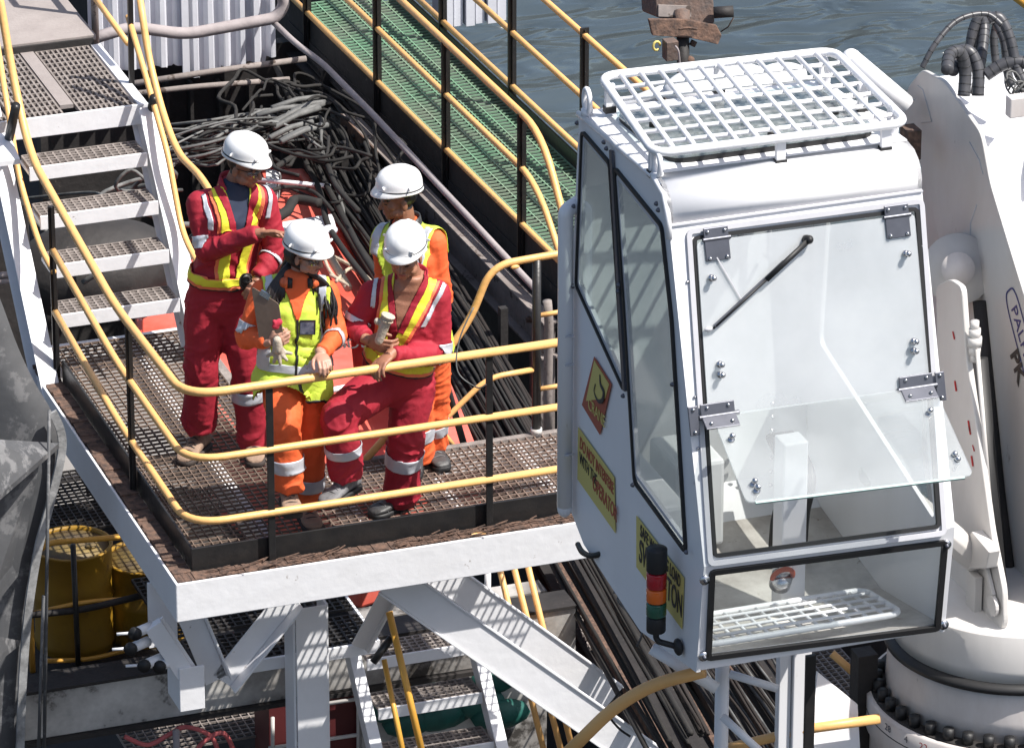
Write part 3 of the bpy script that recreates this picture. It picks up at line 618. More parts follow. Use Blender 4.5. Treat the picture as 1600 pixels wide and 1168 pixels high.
# ================================================================== under the platform
def solid(name, items, m_, label, cat, **k):
    bm = B()
    for it in items: bar(bm, *it)
    o = ob(name, bm, m_, None, bevel=k.get('bevel', .003)); tag(o, label, cat, k.get('group')); return o
def make_under():
    # support column
    a = PY(450, 1030, .55); b_ = PY(516, 1030, .55); c = (a+b_)/2
    bm = B(); w_ = (b_.x-a.x); box(bm, (c.x-w_*.36, .50, -4.6), (c.x-w_*.34+w_*.7, .51, -.6)); box(bm, (c.x-w_*.42, .512, -4.6), (c.x-w_*.36, .68, -.6)); box(bm, (c.x+w_*.36, .511, -4.6), (c.x+w_*.42, .68, -.6))
    o = ob('support_column', bm, 'white', None, bevel=.004); tag(o, 'white channel column standing below the lower landing', 'column')
    for (p, q, y, w_, h_, l_) in [((610, 905), (1040, 1205), .02, .10, .175, 'broad white diagonal brace nearest the viewer below the platform'),
                              ((680, 890), (958, 1090), .75, .10, .16, 'white diagonal brace behind the broad one below the platform')]:
        a = PY(*p, y); b_ = PY(*q, y); solid('diagonal_brace', [(a, b_, .012, h_, V((0, 0, 1))), (a, b_, .03, .012, V((0, 0, 1)), (-.0, h_/2+.007)), (a, b_, .03, .012, V((0, 0, 1)), (-.0, -h_/2-.007))], 'white', l_, 'brace')
    # V bracket
    t = empty('v_bracket', PY(335, 1060, .3)); tag(t, 'white V-shaped knee bracket under the front left corner of the platform', 'bracket')
    for p, q in (((270, 900), (338, 1062)), ((452, 930), (345, 1062))):
        a = PY(*p, .3); b_ = PY(*q, .3); bm = B(); bar(bm, a, b_, .012, .13, V((1, 0, 0))); bar(bm, a, b_, .09, .012, V((1, 0, 0)), (.04, .072)); ob('knee_plate', bm, 'white', t, bevel=.003)
    a = PY(236, 880, .35); bm = B(); box(bm, (a.x-.02, .36, -.62), (a.x+.14, .375, -.23)); ob('back_plate', bm, 'white', t)
    # clamp bracket with dark capped tubes
    t = empty('pipe_clamp_frame', PY(270, 1020, .1)); tag(t, 'white clamp frame with four dark capped tube ends beside the yellow drums', 'bracket')
    a = PY(238, 975, .1); b_ = PY(300, 1068, .1); bm = B(); bar(bm, a, b_, .05, .10, V((0, 0, 1))); bar(bm, a, b_, .012, .02, V((0, 0, 1)), (-.01, .06)); ob('frame_bar', bm, 'white', t, bevel=.003)
    a2 = PY(283, 1065, .1); bm = B(); box(bm, (a2.x-.02, .06, a2.z-.16), (a2.x+.12, .075, a2.z+.1)); box(bm, (a2.x-.0199, .076, a2.z-.16), (a2.x-.005, .3, a2.z+.1)); ob('end_plate', bm, 'white', t, bevel=.003)
    for (u, v) in ((212, 988), (250, 1040), (226, 1038), (205, 1012)):
        c = PY(u, v, .08); bm = B(); cyl(bm, c, c+V((.11, .05, 0)), .028, 14); cp = ob('tube_end', bm, 'white', t, True); bm = B(); cyl(bm, c-V((.012, .02, 0)), c, .036, 14); ob('cap', bm, 'rubber', cp, True)
        bm = B(); tube(bm, [c, c-V((.1, -.02, 0))], .008, 6); ob('pin', bm, 'white', cp, True)
    # scorched beam
    t = empty('scorched_beam', PY(400, 1100, 1.3)); tag(t, 'long white and black scorched box beam crossing under the platform', 'beam')
    a = PY(36, 1086, 1.3); b_ = PY(900, 946, 1.3); h = .29
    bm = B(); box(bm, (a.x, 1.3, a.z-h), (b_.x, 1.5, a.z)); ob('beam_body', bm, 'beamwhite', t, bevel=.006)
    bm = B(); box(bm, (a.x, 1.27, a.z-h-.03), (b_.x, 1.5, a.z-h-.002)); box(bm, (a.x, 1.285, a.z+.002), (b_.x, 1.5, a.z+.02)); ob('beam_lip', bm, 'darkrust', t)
    # red locker panels with white frame lines
    t = empty('red_container', PY(500, 1168, 1.9)); tag(t, 'dark red container side with white frame bars at the bottom of the view', 'container')
    a = PY(420, 1090, 1.9); b_ = PY(800, 1180, 1.9); bm = B(); box(bm, (a.x, 1.9, -4), (b_.x, 2.2, a.z+.12)); ob('container_side', bm, 'redpaint', t)
    for p, q in (((420, 1168), (790, 1112)), ((426, 1120), (426, 1190)), ((560, 1090), (560, 1190)), ((500, 1100), (790, 1056)), ((700, 1060), (700, 1190))):
        bm = B(); tube(bm, [PY(*p, 1.86), PY(*q, 1.86)], .012, 8); ob('frame_bar', bm, 'cream', t, True)
    # pink hoses
    for k, (pts, l_) in enumerate([([(195, 1150), (230, 1163), (262, 1148), (290, 1135), (330, 1150), (345, 1190)], 'pink hose loop at the bottom edge under the scorched beam'), ([(300, 1190), (316, 1160), (350, 1145), (372, 1190)], 'second pink hose curl right of the hose loop at the bottom edge')]):
        bm = B(); tube(bm, spline([PY(u, v, 1.2) for u, v in pts], 6), .014, 8); o = ob('hose', bm, 'pinkhose', None, True); tag(o, l_, 'hose')
    bm = B(); a = PY(200, 1145, 1.9); grating(bm, PZ(205, 1180, a.z-.3), (1, 0, 0), (0, 1, 0), 1.0, .9, .05, .05); o = ob('floor_grating', bm, 'dustgrate'); tag(o, 'patch of pale floor grating behind the pink hoses', 'grating')
    bm = B(); a = PY(275, 1140, 1.15); tube(bm, [a, a-V((0, 0, 1))], .02); o = ob('stub_pipe', bm, 'greyrail', None, True); tag(o, 'short grey vertical pipe between the pink hoses', 'pipe')
    # green tarp
    bm = B(); c = PY(700, 1100, 1.75)
    for k in range(9):
        ball(bm, c+V((random.uniform(-.35, .35), random.uniform(-.03, .05), random.uniform(-.15, .1))), .13, (1.3, .6, .7), 10)
    o = ob('green_tarp', bm, 'green', None, True); tag(o, 'crumpled dark green tarpaulin behind the lower staircase', 'tarpaulin')
make_under()
def make_landing2():
    t = empty('lower_landing', PY(500, 960, .9)); tag(t, 'shaded dark grating landing under the platform, framed in white', 'landing')
    z = PY(560, 1005, .75).z; p = PZ(385, 1010, z); q = PZ(600, 1010, z); y0 = .72
    x0, x1 = PY(300, 1020, y0).x, PY(590, 1000, y0).x
    for k in range(3):
        bm = B(); grating(bm, (x0, y0+.03+k*.42, z+.01), (1, 0, 0), (0, 1, 0), x1-x0, .34, .048, .048, t=.012, h=.02); ob('grating_panel', bm, 'darkrust', t)  # under-platform shade put into the dark panel colour
    bm = B(); box(bm, (x0, y0, z-.06), (x1, y0+.02, z+.01)); box(bm, (x1, y0, z-.06), (x1+.015, y0+1.3, z+.015)); ob('landing_frame', bm, 'white', t)
    a = PY(606, 925, .7); b_ = PY(560, 1010, .7); bm = B(); bar(bm, a, b_, .012, .09, V((1, 0, 0))); bar(bm, a, b_, .08, .012, V((1, 0, 0)), (0, .05)); ob('hanger_bar', bm, 'cream', t)
make_landing2()
def make_stairs2():
    t = empty('lower_staircase', PY(700, 1100, .5)); tag(t, 'lower white staircase with perforated treads descending under the platform', 'stairs')
    p = PY(735, 1003, .95); z0 = p.z; x1 = p.x; w_ = .62; x0 = x1-w_
    for k in range(5):
        y = .95-.20*k; z = z0-.215*k
        bm = B(); grating(bm, (x0+.01, y+.004, z-.002), (1, 0, 0), (0, 1, 0), w_-.02, .19, .045, .038, t=.013, h=.02); tr = ob('tread', bm, 'dustgrate', t)
        bm = B(); box(bm, (x0, y-.012, z-.07), (x1, y, z)); ob('nosing', bm, 'white', tr, bevel=.003)
    for x in (x0-.07, x1+.03):
        a = V((x, 1.15, z0+.12)); b_ = a+V((0, -1, -1.075))*1.3; bm = B(); bar(bm, a, b_, .014, .18, V((0, 0, 1))); bar(bm, a, b_, .07, .012, V((0, 0, 1)), (0, .097)); ob('stringer', bm, 'white', t, bevel=.003)
    g = empty('amber_handrail', PY(620, 1100, .3)); tag(g, 'two amber handrails on the left side of the lower staircase with a black bracket', 'railing')
    for p, q, r in (((608, 955), (662, 1185), .020), ((600, 1030), (632, 1185), .016)):
        bm = B(); tube(bm, [PY(*p, .35), PY(*q, .0)], r, 10); ob('rail', bm, 'yellow2', g, True)
    bm = B(); tube(bm, [PY(583, 1034, .33), PY(612, 995, .33)], .022, 10); ob('rail_bracket', bm, 'black', g, True)
    g = empty('triple_handrail', PY(830, 1100, 1.2)); tag(g, 'three parallel amber handrails passing behind the white diagonal braces', 'railing')
    for p, q in (((780, 885), (853, 1185)), ((802, 882), (880, 1185)), ((824, 880), (898, 1185))):
        bm = B(); tube(bm, [PY(*p, 1.3), PY(*q, 1.1)], .018, 10); ob('rail', bm, 'yellow', g, True)
    bm = B(); tube(bm, [PY(700, 900, 1.5), PY(900, 870, 1.5)], .014, 8); tube(bm, [PY(762, 885, 1.5), PY(762, 960, 1.5)], .02, 8); o = ob('white_tube', bm, 'white', None, True); tag(o, 'thin white horizontal tube behind the three amber handrails', 'tube')
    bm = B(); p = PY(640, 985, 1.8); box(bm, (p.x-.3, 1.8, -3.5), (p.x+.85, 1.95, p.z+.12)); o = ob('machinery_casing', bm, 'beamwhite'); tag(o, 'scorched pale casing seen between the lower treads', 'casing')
make_stairs2()
def make_drums():
    y = 2.2; zb = PY(115, 1062, y).z
    for k, (u, vt, l_) in enumerate([(112, 848, 'yellow steel drum with a dark lid, left one of the two inside the cage'), (226, 868, 'yellow steel drum partly hidden behind the clamp frame, right one of the pair')]):
        c = PY(u, vt, y); r = .228; t = empty('steel_drum', (c.x, y, zb)); tag(t, l_, 'drum', 'yellow drums in the cage below the platform')
        h = c.z-zb; prof = [(r, 0)]
        for f in (.33, .66): prof += [(r, h*f-.02), (r+.010, h*f), (r, h*f+.02)]
        prof += [(r, h-.015), (r+.008, h-.008), (r+.008, h), (r-.012, h), (r-.014, h-.02)]
        bm = B(); loft(bm, [ring_pts((c.x, y, zb+zz), V((1, 0, 0)), V((0, 1, 0)), rr, 36) for rr, zz in prof], caps=False); ob('drum_body', bm, 'drum', t, True)
        bm = B(); cyl(bm, (c.x, y, zb+h-.04), (c.x, y, zb+h-.019), r-.014, 36); cyl(bm, (c.x+.1, y-.05, zb+h-.018), (c.x+.1, y-.05, zb+h-.004), .03, 12); ob('lid', bm, 'drumtop', t, True)
    t = empty('drum_cage', PY(150, 1050, 1.9)); tag(t, 'worn yellow and black tube cage round the yellow drums', 'cage')
    for pts, m_, r, y_ in (([(52, 1075), (45, 880), (70, 848), (270, 832)], 'yellow2', .017, 1.92), ([(50, 958), (130, 940), (262, 930)], 'yellow2', .014, 1.9), ([(30, 962), (130, 952), (262, 920)], 'darkrust', .02, 1.86), ([(70, 1032), (140, 1030), (210, 1012)], 'yellow2', .014, 1.9), ([(114, 850), (124, 1075)], 'black', .016, 1.85)):
        bm = B(); tube(bm, fillet([PY(u, v, y_) for u, v in pts], .1), r, 10); ob('cage_tube', bm, m_, t, True)
    bm = B(); a = PY(50, 1078, 1.7); box(bm, (a.x, 1.55, a.z-.05), (a.x+1.3, 2.6, a.z)); ob('cage_floor', bm, 'darkdeck', t)
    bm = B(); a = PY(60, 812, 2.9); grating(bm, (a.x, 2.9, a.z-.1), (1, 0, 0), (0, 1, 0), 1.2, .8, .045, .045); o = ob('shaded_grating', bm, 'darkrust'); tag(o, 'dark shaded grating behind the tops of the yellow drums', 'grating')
    # pale wall patch and blue pipe behind platform leg
    bm = B(); a = PY(80, 770, 4.2); b_ = PY(230, 640, 4.2); box(bm, (a.x, 4.2, a.z-.1), (b_.x+.3, 4.3, b_.z+.3)); o = ob('pale_tank_wall', bm, 'cream'); tag(o, 'pale tank wall glimpsed between the grey hull plate and the platform', 'wall')
    bm = B(); tube(bm, [PY(75, 752, 4.0), PY(190, 735, 4.0)], .016, 8); o = ob('blue_grey_pipe', bm, 'hinge', None, True); tag(o, 'slim blue-grey pipe in front of the pale tank wall', 'pipe')
    for k, (pts, l_) in enumerate([([(112, 660), (128, 720), (138, 775)], 'slack black rope across the pale tank wall')]):
        bm = B(); tube(bm, spline([PY(u, v, 3.9) for u, v in pts], 4), .01, 6); o = ob('rope', bm, 'cabledark', None, True); tag(o, l_, 'rope')
    for k, (u, l_) in enumerate([(77, 'long dark rope hanging down in front of the yellow drums, left strand'), (68, 'second hanging dark rope just left of the long strand, ending lower')]):
        bm = B(); a = PY(u, 640 if k == 0 else 930, .6); bb = PY(u-8, 1180, .6); tube(bm, [a, bb], .010, 6); o = ob('hanging_rope', bm, 'hull', None, True); tag(o, l_, 'rope')
make_drums()
# ================================================================== grey worn hull plate, far left
def make_hullplate():
    t = empty('curved_steel_chute', PY(30, 1168, .9)); tag(t, 'big worn grey curved steel chute at the far left edge', 'steel chute')
    Y = .9
    edge = [(-14, 430), (6, 480), (30, 545), (56, 600), (80, 640), (94, 676), (92, 715), (74, 790), (58, 850), (46, 920), (38, 990), (32, 1080), (28, 1200)]
    e = spline([PY(u, v, Y) for u, v in edge], 4); bm = B(); rings = []
    for p in e:
        row = []
        for i in range(13):
            a = i/12*math.pi*.62; row.append(V((p.x-1.1*math.sin(a)*1.0, p.y+.02+.75*(1-math.cos(a)), p.z+.02*math.sin(7*a))))
        rings.append(row)
    vs = [[bm.verts.new(q) for q in r] for r in rings]; ws = [[bm.verts.new(q+V((0, .03, 0))) for q in r] for r in rings]
    for k in range(len(vs)-1):
        for i in range(12): bm.faces.new((vs[k][i], vs[k][i+1], vs[k+1][i+1], vs[k+1][i])); bm.faces.new((ws[k][i+1], ws[k][i], ws[k+1][i], ws[k+1][i+1]))
        bm.faces.new((vs[k][0], vs[k+1][0], ws[k+1][0], ws[k][0]))
    ob('curved_plate', bm, 'hull', t, True)
    bm = B(); k0 = 16
    sub = e[k0:]; 
    for i in range(len(sub)-1): bar(bm, sub[i]-V((.0, .03, 0)), sub[i+1]-V((0, .03, 0)), .045, .02, V((0, 1, 0)))
    ob('edge_flange', bm, 'hulledge', t)
    bm = B(); prism(bm, [PY(-20, 685, .35), PY(92, 692, .75), PY(60, 720, .45), PY(-20, 790, .1)], (0, 0, -.03)); ob('shelf_plate', bm, 'hull', t)
    bm = B(); prism(bm, [PY(-20, 800, .5), PY(62, 722, .6), PY(28, 900, .7), PY(-20, 960, .5)], (0, .03, 0)); ob('gusset', bm, 'hull', t)
    bm = B(); prism(bm, [PY(-20, 990, .3), PY(30, 1000, .7), PY(-20, 1040, .2)], (0, 0, -.03)); ob('shelf_plate', bm, 'hull', t)
    for k, v in enumerate((428, 438)):
        bm = B(); tube(bm, [PY(-20, v+4, 4.2), PY(36, v-2, 4.2)], .02, 8); o = ob('thin_pipe', bm, 'greyrail', None, True); tag(o, ['upper of two thin pipes left of the white stair stringer', 'lower of two thin pipes left of the white stair stringer'][k], 'pipe')
    bm = B(); a = PY(-60, 470, 5.2); box(bm, (a.x, 5.2, a.z-2.8), (a.x+.45, 5.3, a.z+.6)); o = ob('dark_tank', bm, 'darkrust', None, bevel=.02); tag(o, 'dark sooty tank side behind the left stair stringer', 'tank')
    # machinery seen between treads
    bm = B(); a = PY(150, 420, 5.4); ball(bm, a, .45, (1.2, .8, .7), 20); o = ob('dark_vessel', bm, 'darkrust', None, True); tag(o, 'rounded dark grey vessel seen between the upper stair treads', 'vessel')
    rng = random.Random(5)
    for k in range(14):
        u = rng.uniform(90, 290); v = rng.uniform(260, 500); z = rng.uniform(-1.2, -.4); a = PZ(u, v, z)
        pts = [a, a+V((rng.uniform(-.2, .2), rng.uniform(-.2, .2), .15)), a+V((rng.uniform(-.3, .3), rng.uniform(.1, .5), .0)), a+V((rng.uniform(-.4, .4), rng.uniform(.3, .9), -.2))]
        bm = B(); tube(bm, spline(pts, 5), rng.uniform(.010, .02), 8); o = ob('conduit', bm, 'cable' if k % 3 else 'cabledark', None, True); tag(o, 'pale bent conduit seen through the gaps of the upper staircase', 'conduit', 'conduits behind the upper treads')
make_hullplate()
# ================================================================== crane cab
from mathutils.geometry import tessellate_polygon
c0 = PD(1090, 1050, 25); CX, CY, CZ = c0; CW = 1.2
def S(u, v, dx=0.): return PX(u, v, CX+dx)
def yz(y, z, x=0.): return V((CX+x, CY+y, CZ+z))
upT, upB, loB = (.422, 1.992), (-.057, .55), (.015, -.008)
def plane2(a, b):
    d = V((0, a[0]-b[0], a[1]-b[1])).normalized(); n = V((0, -d.z, d.y)); return yz(*b), n, d
UP0, UPN, UPD = plane2(upT, upB); LP0, LPN, LPD = plane2(upB, loB)
def FU(u, v, off=0.): return PN(u, v, UP0+UPN*off, UPN)
def FL(u, v, off=0.): return PN(u, v, LP0+LPN*off, LPN)
def plate(bm, outer, holes, vec):
    vec = V(vec); loops = [outer]+holes; tris = tessellate_polygon([[V(p) for p in l] for l in loops])
    flat = [V(p) for l in loops for p in l]; a = [bm.verts.new(p) for p in flat]; b_ = [bm.verts.new(p+vec) for p in flat]
    for t in tris:
        try: bm.faces.new([a[i] for i in t]); bm.faces.new([b_[i] for i in t][::-1])
        except ValueError: pass
    k = 0
    for l in loops:
        n = len(l)
        for i in range(n): bm.faces.new((a[k+i], a[k+(i+1) % n], b_[k+(i+1) % n], b_[k+i]))
        k += n
def rpoly(pts, r, seg=4):       # rounded closed polygon
    pts = [V(p) for p in pts]; out = []; n = len(pts)
    for i in range(n):
        a, b, c = pts[i-1], pts[i], pts[(i+1) % n]; rr = min(r, (a-b).length*.45, (c-b).length*.45)
        p = b+(a-b).normalized()*rr; q = b+(c-b).normalized()*rr
        for k in range(seg+1):
            t = k/seg; out.append(p*(1-t)**2+b*2*t*(1-t)+q*t*t)
    return out
def ringloop(bm, pts, w, h, nrm):     # rectangular section following a closed loop, lying on a plane with normal nrm
    n = len(pts); nrm = V(nrm).normalized(); rows = []
    c = sum((V(p) for p in pts), V())/n
    for i in range(n):
        t = (pts[(i+1) % n]-pts[i-1]).normalized(); s = t.cross(nrm).normalized(); p = pts[i]
        rows.append([p-s*w/2-nrm*h/2, p+s*w/2-nrm*h/2, p+s*w/2+nrm*h/2, p-s*w/2+nrm*h/2])
    loft(bm, rows, close=True)
def bolt(parent, p, n, r=.012, h=.012, m_='steel', name='bolt', dome=True):
    bm = B(); cyl(bm, p, p+V(n)*h*.5, r, 10); 
    if dome: ball(bm, p+V(n)*h*.5, r*.85, n=10)
    return ob(name, bm, m_, parent, True)
def make_cab():
    t = empty('crane_cab', (CX+.6, CY+.8, CZ)); tag(t, 'white crane operator cab with large windows and a tube grille on its roof', 'crane cab')
    side = [(905, 178), (893, 440), (885, 780), (912, 850), (1000, 985), (1088, 1050), (1100, 885), (1045, 350)]
    # roof curve
    rc = [(.422, 1.992), (.425, 2.04), (.442, 2.085), (.475, 2.12), (.52, 2.145), (.60, 2.155), (1.10, 2.13), (1.559, 2.09)]
    so_ = [S(*p) for p in side[1:7]]+[yz(*p) for p in rc]
    w1 = rpoly([S(912, 205), S(955, 255), S(978, 610), S(903, 445)], .03); w2 = rpoly([S(963, 262), S(1036, 352), S(1052, 500), S(1074, 862), S(994, 752), S(978, 480)], .03)
    bm = B(); plate(bm, so_, [w1, w2], (.02, 0, 0)); ob('left_side_panel', bm, 'whiteclean', t)['label'] = 'shaded left side panel of the cab with yellow warning signs'
    # right panel with one big opening
    sr = [p+V((CW-.02, 0, 0)) for p in so_]; cen = sum(sr, V())/len(sr)
    wr = rpoly([yz(.60, 1.95, CW-.02), yz(1.40, 1.98, CW-.02), yz(1.50, .8, CW-.02), yz(.12, .50, CW-.02)], .05)
    bm = B(); plate(bm, sr, [wr], (.02, 0, 0)); ob('right_side_panel', bm, 'whiteclean', t)
    bm = B(); prism(bm, [p+V((.008, 0, 0)) for p in wr], (.005, 0, 0)); ob('right_window', bm, 'glassside', t)
    # left windows + gaskets + mullion
    for k, wl in enumerate((w1, w2)):
        bm = B(); cw = sum(wl, V())/len(wl); prism(bm, [cw+(p-cw)*1.012+V((-.004, 0, 0)) for p in wl], (.006, 0, 0)); gl_ = ob('side_window', bm, 'glassside', t)
        bm = B(); ringloop(bm, [p+V((-.008, 0, 0)) for p in wl], .016, .014, (1, 0, 0)); ob('gasket', bm, 'rubber', gl_)
        bm = B(); ringloop(bm, [cw+(p-cw)*.955+V((.004, 0, 0)) for p in wl], .02, .02, (1, 0, 0)); ob('inner_trim', bm, 'frameint', gl_)
    bm = B(); bar(bm, S(955, 235, -.012), S(976, 610, -.012), .012, .03, V((0, 1, 0))); ob('window_mullion', bm, 'hinge', t)
    for (u, v) in ((903, 192), (945, 222), (949, 232), (898, 322), (897, 447), (968, 445), (967, 455), (975, 618), (990, 757), (1074, 862), (1052, 600), (1027, 318), (1030, 328)):
        bolt(t, S(u, v, -.022), (-1, 0, 0), .011, .014, 'hinge')
    # back wall, floor, roof
    yb, zb_ = 1.64, 1.2
    def ext(name, a, b_, th, m_, inset=.021, vec=None):
        bm = B(); A, B_ = yz(*a, inset), yz(*b_, inset); X = V((CW-2*inset, 0, 0)); d = (B_-A).normalized(); n = d.cross(V((1, 0, 0))) * th
        prism(bm, [A, A+X, B_+X, B_], n); return ob(name, bm, m_, t)
    ext('back_wall', (1.60, 2.06), (1.655, .08), .02, 'cabinner')
    ext('back_wall', (1.655, .07), (1.44, -.04), .02, 'whiteclean'); 
    ext('floor', (1.43, -.04), (.70, -.125), .02, 'cabfloor'); ext('floor', (.69, -.125), (.03, .012), .02, 'cabfloor')
    # roof skin with hatch opening
    rt = [yz(y, z, 0) for y, z in rc]
    hp = [S(968, 196), S(1040, 262)]
    bm = B(); n = len(rc); X = V((CW, 0, 0))
    hy0, hy1, hx0, hx1 = .70, 1.45, .10, 1.05
    for i in range(n-1):
        a, b_ = yz(*rc[i]), yz(*rc[i+1])
        if i < n-3: 
            bm.faces.new([bm.verts.new(q) for q in (a, a+X, b_+X, b_)])
    za = lambda y: (2.155+(2.13-2.155)*(y-.60)/.50 if y < 1.1 else 2.13+(2.09-2.13)*(y-1.1)/.459) if y > .60 else 2.15
    o_ = [yz(.60, 2.155), yz(.60, 2.155, CW), yz(1.559, 2.09, CW), yz(1.559, 2.09)]
    hole = rpoly([yz(.68, za(.68), .12), yz(.68, za(.68), 1.07), yz(1.38, za(1.38), 1.07), yz(1.38, za(1.38), .12)], .08)
    plate(bm, o_, [hole], (0, 0, .004)); bmesh.ops.remove_doubles(bm, verts=bm.verts, dist=.0005)
    for f in bm.faces: f.smooth = False
    r_ = ob('roof', bm, 'whiteclean', t, True); sm = r_.modifiers.new('s', 'SOLIDIFY'); sm.thickness = .015
    for p in r_.data.polygons: p.use_smooth = len(p.vertices) == 4 and abs(p.normal.x) < .01
    bm = B(); ringloop(bm, [p+V((0, 0, .02)) for p in hole], .03, .03, (0, 0, 1)); ob('hatch_gasket', bm, 'rubber', t)
    cg = sum(hole, V())/len(hole); bm = B(); prism(bm, [cg+(p-cw_)*1.0 for p, cw_ in [(q, cg) for q in [cg+(h-cg)*1.05 for h in hole]]], (0, 0, .008)); g_ = ob('roof_hatch_glass', bm, 'glassroof', t); g_.location.z += .036
    for (x, y) in ((.18, 1.1), (.62, .78), (1.0, .95)):
        bm = B(); cyl(bm, yz(y, za(y)+.04, x), yz(y, za(y)+.065, x), .016, 12); ob('hatch_knob', bm, 'rubber', t, True)
    # lip under roof (front)
    bm = B(); bar(bm, yz(.418, 1.985, .0)+UPN*.004, yz(.418, 1.985, CW)+UPN*.004, .012, .008, UPD); ob('drip_edge', bm, 'frameint', t)
    # side roof rail (left upper frame tube)
    bm = B(); tube(bm, [yz(.40, 1.93, -.004), yz(.425, 2.03, -.004), yz(.475, 2.11, -.004), yz(.60, 2.145, -.004), yz(1.559, 2.085, -.004)], .014, 10); ob('roof_side_tube', bm, 'whiteclean', t, True)
    # front upper frame
    outer = [FU(1045, 350), PN(1045, 350, UP0, UPN)+V((CW, 0, 0)), FU(1100, 885)+V((CW, 0, 0)), FU(1100, 885)]
    hole = rpoly([FU(1084, 372), FU(1432, 326), FU(1466, 822), FU(1116, 868)], .02, 3)
    bm = B(); plate(bm, outer, [hole], -UPN*.03); ob('front_frame', bm, 'whiteclean', t, bevel=.004)
    bm = B(); ringloop(bm, [p+UPN*.004 for p in hole], .018, .018, UPN); ob('front_gasket', bm, 'rubber', t)
    ch = sum(hole, V())/len(hole); bm = B(); ringloop(bm, [ch+(p-ch)*1.045+UPN*.006 for p in hole], .024, .014, UPN); ob('front_window_trim', bm, 'frameint', t, bevel=.003)
    # lower front frame
    lo_ = [FL(1100, 885), FL(1100, 885)+V((CW, 0, 0)), FL(1089, 1048)+V((CW, 0, 0)), FL(1089, 1048)]
    lh = rpoly([FL(1112, 893), FL(1476, 846), FL(1464, 980), FL(1106, 1026)], .01, 2)
    bm = B(); plate(bm, lo_, [lh], -LPN*.03); ob('lower_front_frame', bm, 'whiteclean', t, bevel=.004)
    bm = B(); ringloop(bm, [p+LPN*.004 for p in lh], .026, .02, LPN); ob('lower_gasket', bm, 'rubber', t)
    bm = B(); prism(bm, [p-LPN*.012 for p in lh], LPN*.008); ob('lower_window', bm, 'glasslow', t)
    for (u, v) in ((1101, 905), (1478, 850), (1474, 975), (1099, 1024)):
        p = FL(u, v, .006); bm = B(); cyl(bm, p, p+LPN*.008, .024, 18); w_ = ob('washer', bm, 'steel', t, True); bolt(w_, p+LPN*.008, LPN, .010, .016, 'hinge')
    # upper glass
    gp = rpoly([FU(1088, 378, .014), FU(1428, 334, .014), FU(1452, 604, .014), FU(1106, 652, .014)], .02, 3)
    bm = B(); prism(bm, gp, UPN*.008); ug = ob('front_window', bm, 'glassfront', t)
    # open flap
    hl = FU(1112, 650, .03); hr = FU(1458, 604, .03); fl = PX(1166, 787, hl.x); fr = PX(1521, 744, hr.x)
    fn = (hr-hl).cross(fl-hl).normalized(); fn = fn if fn.z > 0 else -fn
    fp = rpoly([hl, hr, fr, fl], .035, 4); bm = B(); prism(bm, fp, fn*.009); fg = ob('open_flap_window', bm, 'glassflap', t); fg['label'] = 'lower front pane swung open like a shelf'
    bm = B(); bar(bm, (fl+(fr-fl)*.04), (fr-(fr-fl)*.04), .012, .011, fn); ob('pane_edge', bm, mat('green_glass_edge', (.45, .60, .56), .3), fg)
    # ball knobs on panes
    def knob(u, v, par, off, n, long=False):
        p = FU(u, v, off) if par is not fg else PN(u, v, hl, fn)
        n = V(n); bm = B(); cyl(bm, p, p+n*.012, .016, 12); cyl(bm, p, p+n*.03, .006, 8); ball(bm, p+n*.034, .014); 
        if long: cyl(bm, p-n*.05, p, .009, 10, .011)
        ob('ball_knob', bm, 'steel', par, True)
    for (u, v) in ((1111, 434), (1415, 396), (1124, 569), (1125, 585), (1427, 533), (1427, 548)): knob(u, v, ug, .022, UPN)
    for (u, v, lg) in ((1142, 688, 0), (1451, 648, 0), (1182, 768, 1), (1177, 758, 0), (1494, 724, 1), (1489, 716, 0)): knob(u, v, fg, 0, fn, bool(lg))
    # hinges
    ax = V((1, 0, 0))
    for (u, v, s) in ((1120, 380, 1), (1402, 345, 1)):
        p = FU(u, v, .026); bm = B(); W_ = .062
        bar(bm, p-UPD*.075, p+UPD*.018, .115, .010, UPN); bar(bm, p+UPD*.024, p+UPD*.072, .115, .010, UPN); cyl(bm, p+UPD*.021-ax*.065, p+UPD*.021+ax*.068, .010, 10)
        h_ = ob('hinge', bm, 'hinge', t, bevel=.003)
        for dx in (-.04, .04):
            for dz in (-.062, .055): bolt(h_, p+ax*dx+UPD*dz+UPN*.006, UPN, .009, .006, 'steel', 'screw')
    for (u, v, s) in ((1122, 650, -1), (1432, 607, 1)):
        p = FU(u, v, .03); bm = B()
        bar(bm, p+UPD*.012, p+UPD*.062, .16, .010, UPN); dn = (fl-hl).normalized(); bar(bm, p-UPD*.004+fn*.010, p+dn*.07+fn*.010, .16, .010, fn); cyl(bm, p+UPD*.004-ax*.09, p+UPD*.004+ax*.10, .012, 10)
        q = p+ax*s*.115; bar(bm, q-UPD*.07, q+UPD*.06, .045, .010, UPN)
        h_ = ob('hinge', bm, 'hinge', t, bevel=.003)
        for dx in (-.05, .05): bolt(h_, p+ax*dx+UPD*.045+UPN*.006, UPN, .009, .006, 'steel', 'screw'); bolt(h_, p+ax*dx+dn*.045+fn*.016, fn, .009, .006, 'steel', 'screw')
        for dz in (-.055, .045): bolt(h_, q+UPD*dz+UPN*.006, UPN, .009, .006, 'steel', 'screw')
    for (u, v) in ((1074, 440), (1085, 620), (1090, 700), (1107, 835), (1252, 340), (1365, 322), (1440, 385), (1456, 590), (1178, 872), (1295, 857), (1412, 841), (1470, 765)):
        bolt(t, FU(u, v, .002), UPN, .007, .008, 'steel', 'screw')
